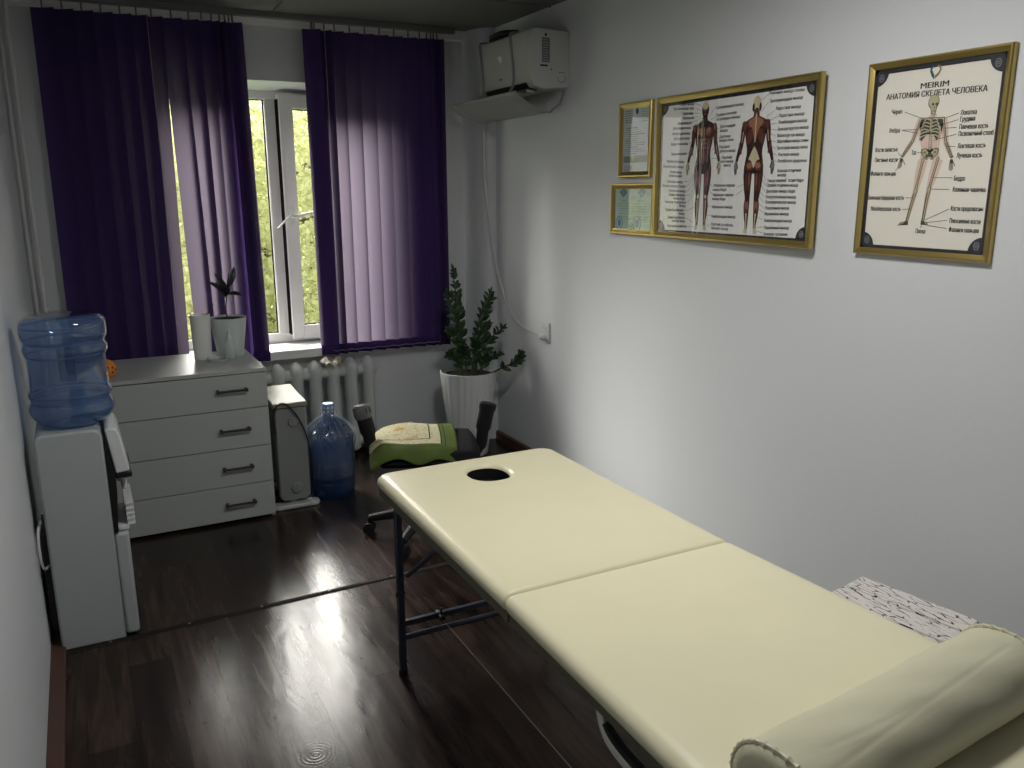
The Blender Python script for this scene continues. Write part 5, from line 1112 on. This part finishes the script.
for y, z, r_, m in ((yl - .035, 1.442, .027, 1), (yr + .105, 1.442, .029, 1), (yr + .15, 1.424, .016, 2)):
    ik.line([(y + r_ * math.cos(k * PI / 12), z + r_ * 1.1 * math.sin(k * PI / 12)) for k in range(25)], .0055, m, 1); ik.ell(y, z, r_ * .55, r_ * .65, m, 1)
ik.build('printed_text', [M['certink'], M['certblue'], M['docband']], t, smooth=False)

# ================================================================ fill lamp added on the ceiling out of view to brighten the room, sky and camera
LX, LY = 1.15, 1.7
t = thing('ceiling_lamp', (LX, LY, ZC), 'round flush ceiling lamp with white diffuser above the massage table', 'ceiling lamp')
B().lathe([(.20, 0), (.21, -.01), (.21, -.035), (.20, -.042), (.188, -.042), (.188, -.03)], (LX, LY, ZC), 48).build('rim', M['trim'], t)
em, nt, out = nodes('lamp_diffuser'); e = N(nt, 'ShaderNodeEmission', Strength=LAMP_E); e.inputs[0].default_value = (1.0, 0.985, 0.96, 1); nt.links.new(e.outputs[0], out.inputs[0])
B().lathe([(0, -.036), (.188, -.036)], (LX, LY, ZC), 48).build('diffuser', em, t)

# hazy sky: pale at the horizon, very bright where the veiled sun stands before the window
w = bpy.data.worlds.new('sky'); bpy.context.scene.world = w; w.use_nodes = True
nt = w.node_tree; bg = nt.nodes['Background']
tc = N(nt, 'ShaderNodeTexCoord'); vm = N(nt, 'ShaderNodeVectorMath', operation='DOT_PRODUCT')
el, az = math.radians(SUN_EL), math.radians(SUN_AZ)
vm.inputs[1].default_value = (math.sin(az) * math.cos(el), math.cos(az) * math.cos(el), math.sin(el)); nt.links.new(tc.outputs['Generated'], vm.inputs[0])
mr = N(nt, 'ShaderNodeMapRange', interpolation_type='SMOOTHERSTEP'); mr.inputs['From Min'].default_value = math.cos(math.radians(SUN_R)); mr.inputs['From Max'].default_value = math.cos(math.radians(SUN_R * .35))
mr.inputs['To Min'].default_value = 0; mr.inputs['To Max'].default_value = SUN_E; nt.links.new(vm.outputs['Value'], mr.inputs['Value'])
sx = N(nt, 'ShaderNodeSeparateXYZ'); nt.links.new(tc.outputs['Generated'], sx.inputs[0])
hz = N(nt, 'ShaderNodeMapRange', interpolation_type='SMOOTHSTEP'); hz.inputs['From Min'].default_value = .10; hz.inputs['From Max'].default_value = .27; nt.links.new(sx.outputs['Z'], hz.inputs['Value'])
gl = N(nt, 'ShaderNodeMath', operation='MULTIPLY_ADD'); gl.inputs[2].default_value = SKY_E; nt.links.new(mr.outputs[0], gl.inputs[0]); nt.links.new(hz.outputs[0], gl.inputs[1])
nt.links.new(gl.outputs[0], bg.inputs[1]); bg.inputs[0].default_value = (1.0, 0.975, 0.90, 1)
w.cycles.sampling_method = 'MANUAL'; w.cycles.sample_map_resolution = 512
pl = bpy.data.lights.new('window_portal', 'AREA'); pl.shape = 'RECTANGLE'; pl.size = WX1 - WX0; pl.size_y = WZ1 - WZ0; pl.cycles.is_portal = True
po = bpy.data.objects.new('window_portal', pl); COL.objects.link(po); po.location = ((WX0 + WX1) / 2, 5.29, (WZ0 + WZ1) / 2); po.rotation_euler = (-PI / 2, 0, 0)

f, pt_, yw, rl = 829.7, math.radians(13.206), math.radians(27.31), math.radians(.229)
fwd = Vector((math.sin(yw) * math.cos(pt_), math.cos(yw) * math.cos(pt_), -math.sin(pt_))); rt = Vector((math.cos(yw), -math.sin(yw), 0)); dn = fwd.cross(rt)
r2 = rt * math.cos(rl) + dn * math.sin(rl); d2 = -rt * math.sin(rl) + dn * math.cos(rl)
cam = bpy.data.cameras.new('camera'); cam.sensor_width = 36; cam.lens = f / 1024 * 36; cam.clip_start = .02
co = bpy.data.objects.new('camera', cam); COL.objects.link(co)
co.matrix_world = Matrix(((r2.x, -d2.x, -fwd.x, 0), (r2.y, -d2.y, -fwd.y, 0), (r2.z, -d2.z, -fwd.z, 1.6), (0, 0, 0, 1)))
sc = bpy.context.scene; sc.camera = co
sc.view_settings.view_transform = 'Standard'; sc.view_settings.look = 'None'; sc.view_settings.exposure = EXPO; sc.view_settings.gamma = 1; sc.view_settings.use_curve_mapping = False
sc.cycles.max_bounces = 10; sc.cycles.transparent_max_bounces = 24; sc.cycles.use_denoising = True; sc.cycles.sample_clamp_indirect = 6
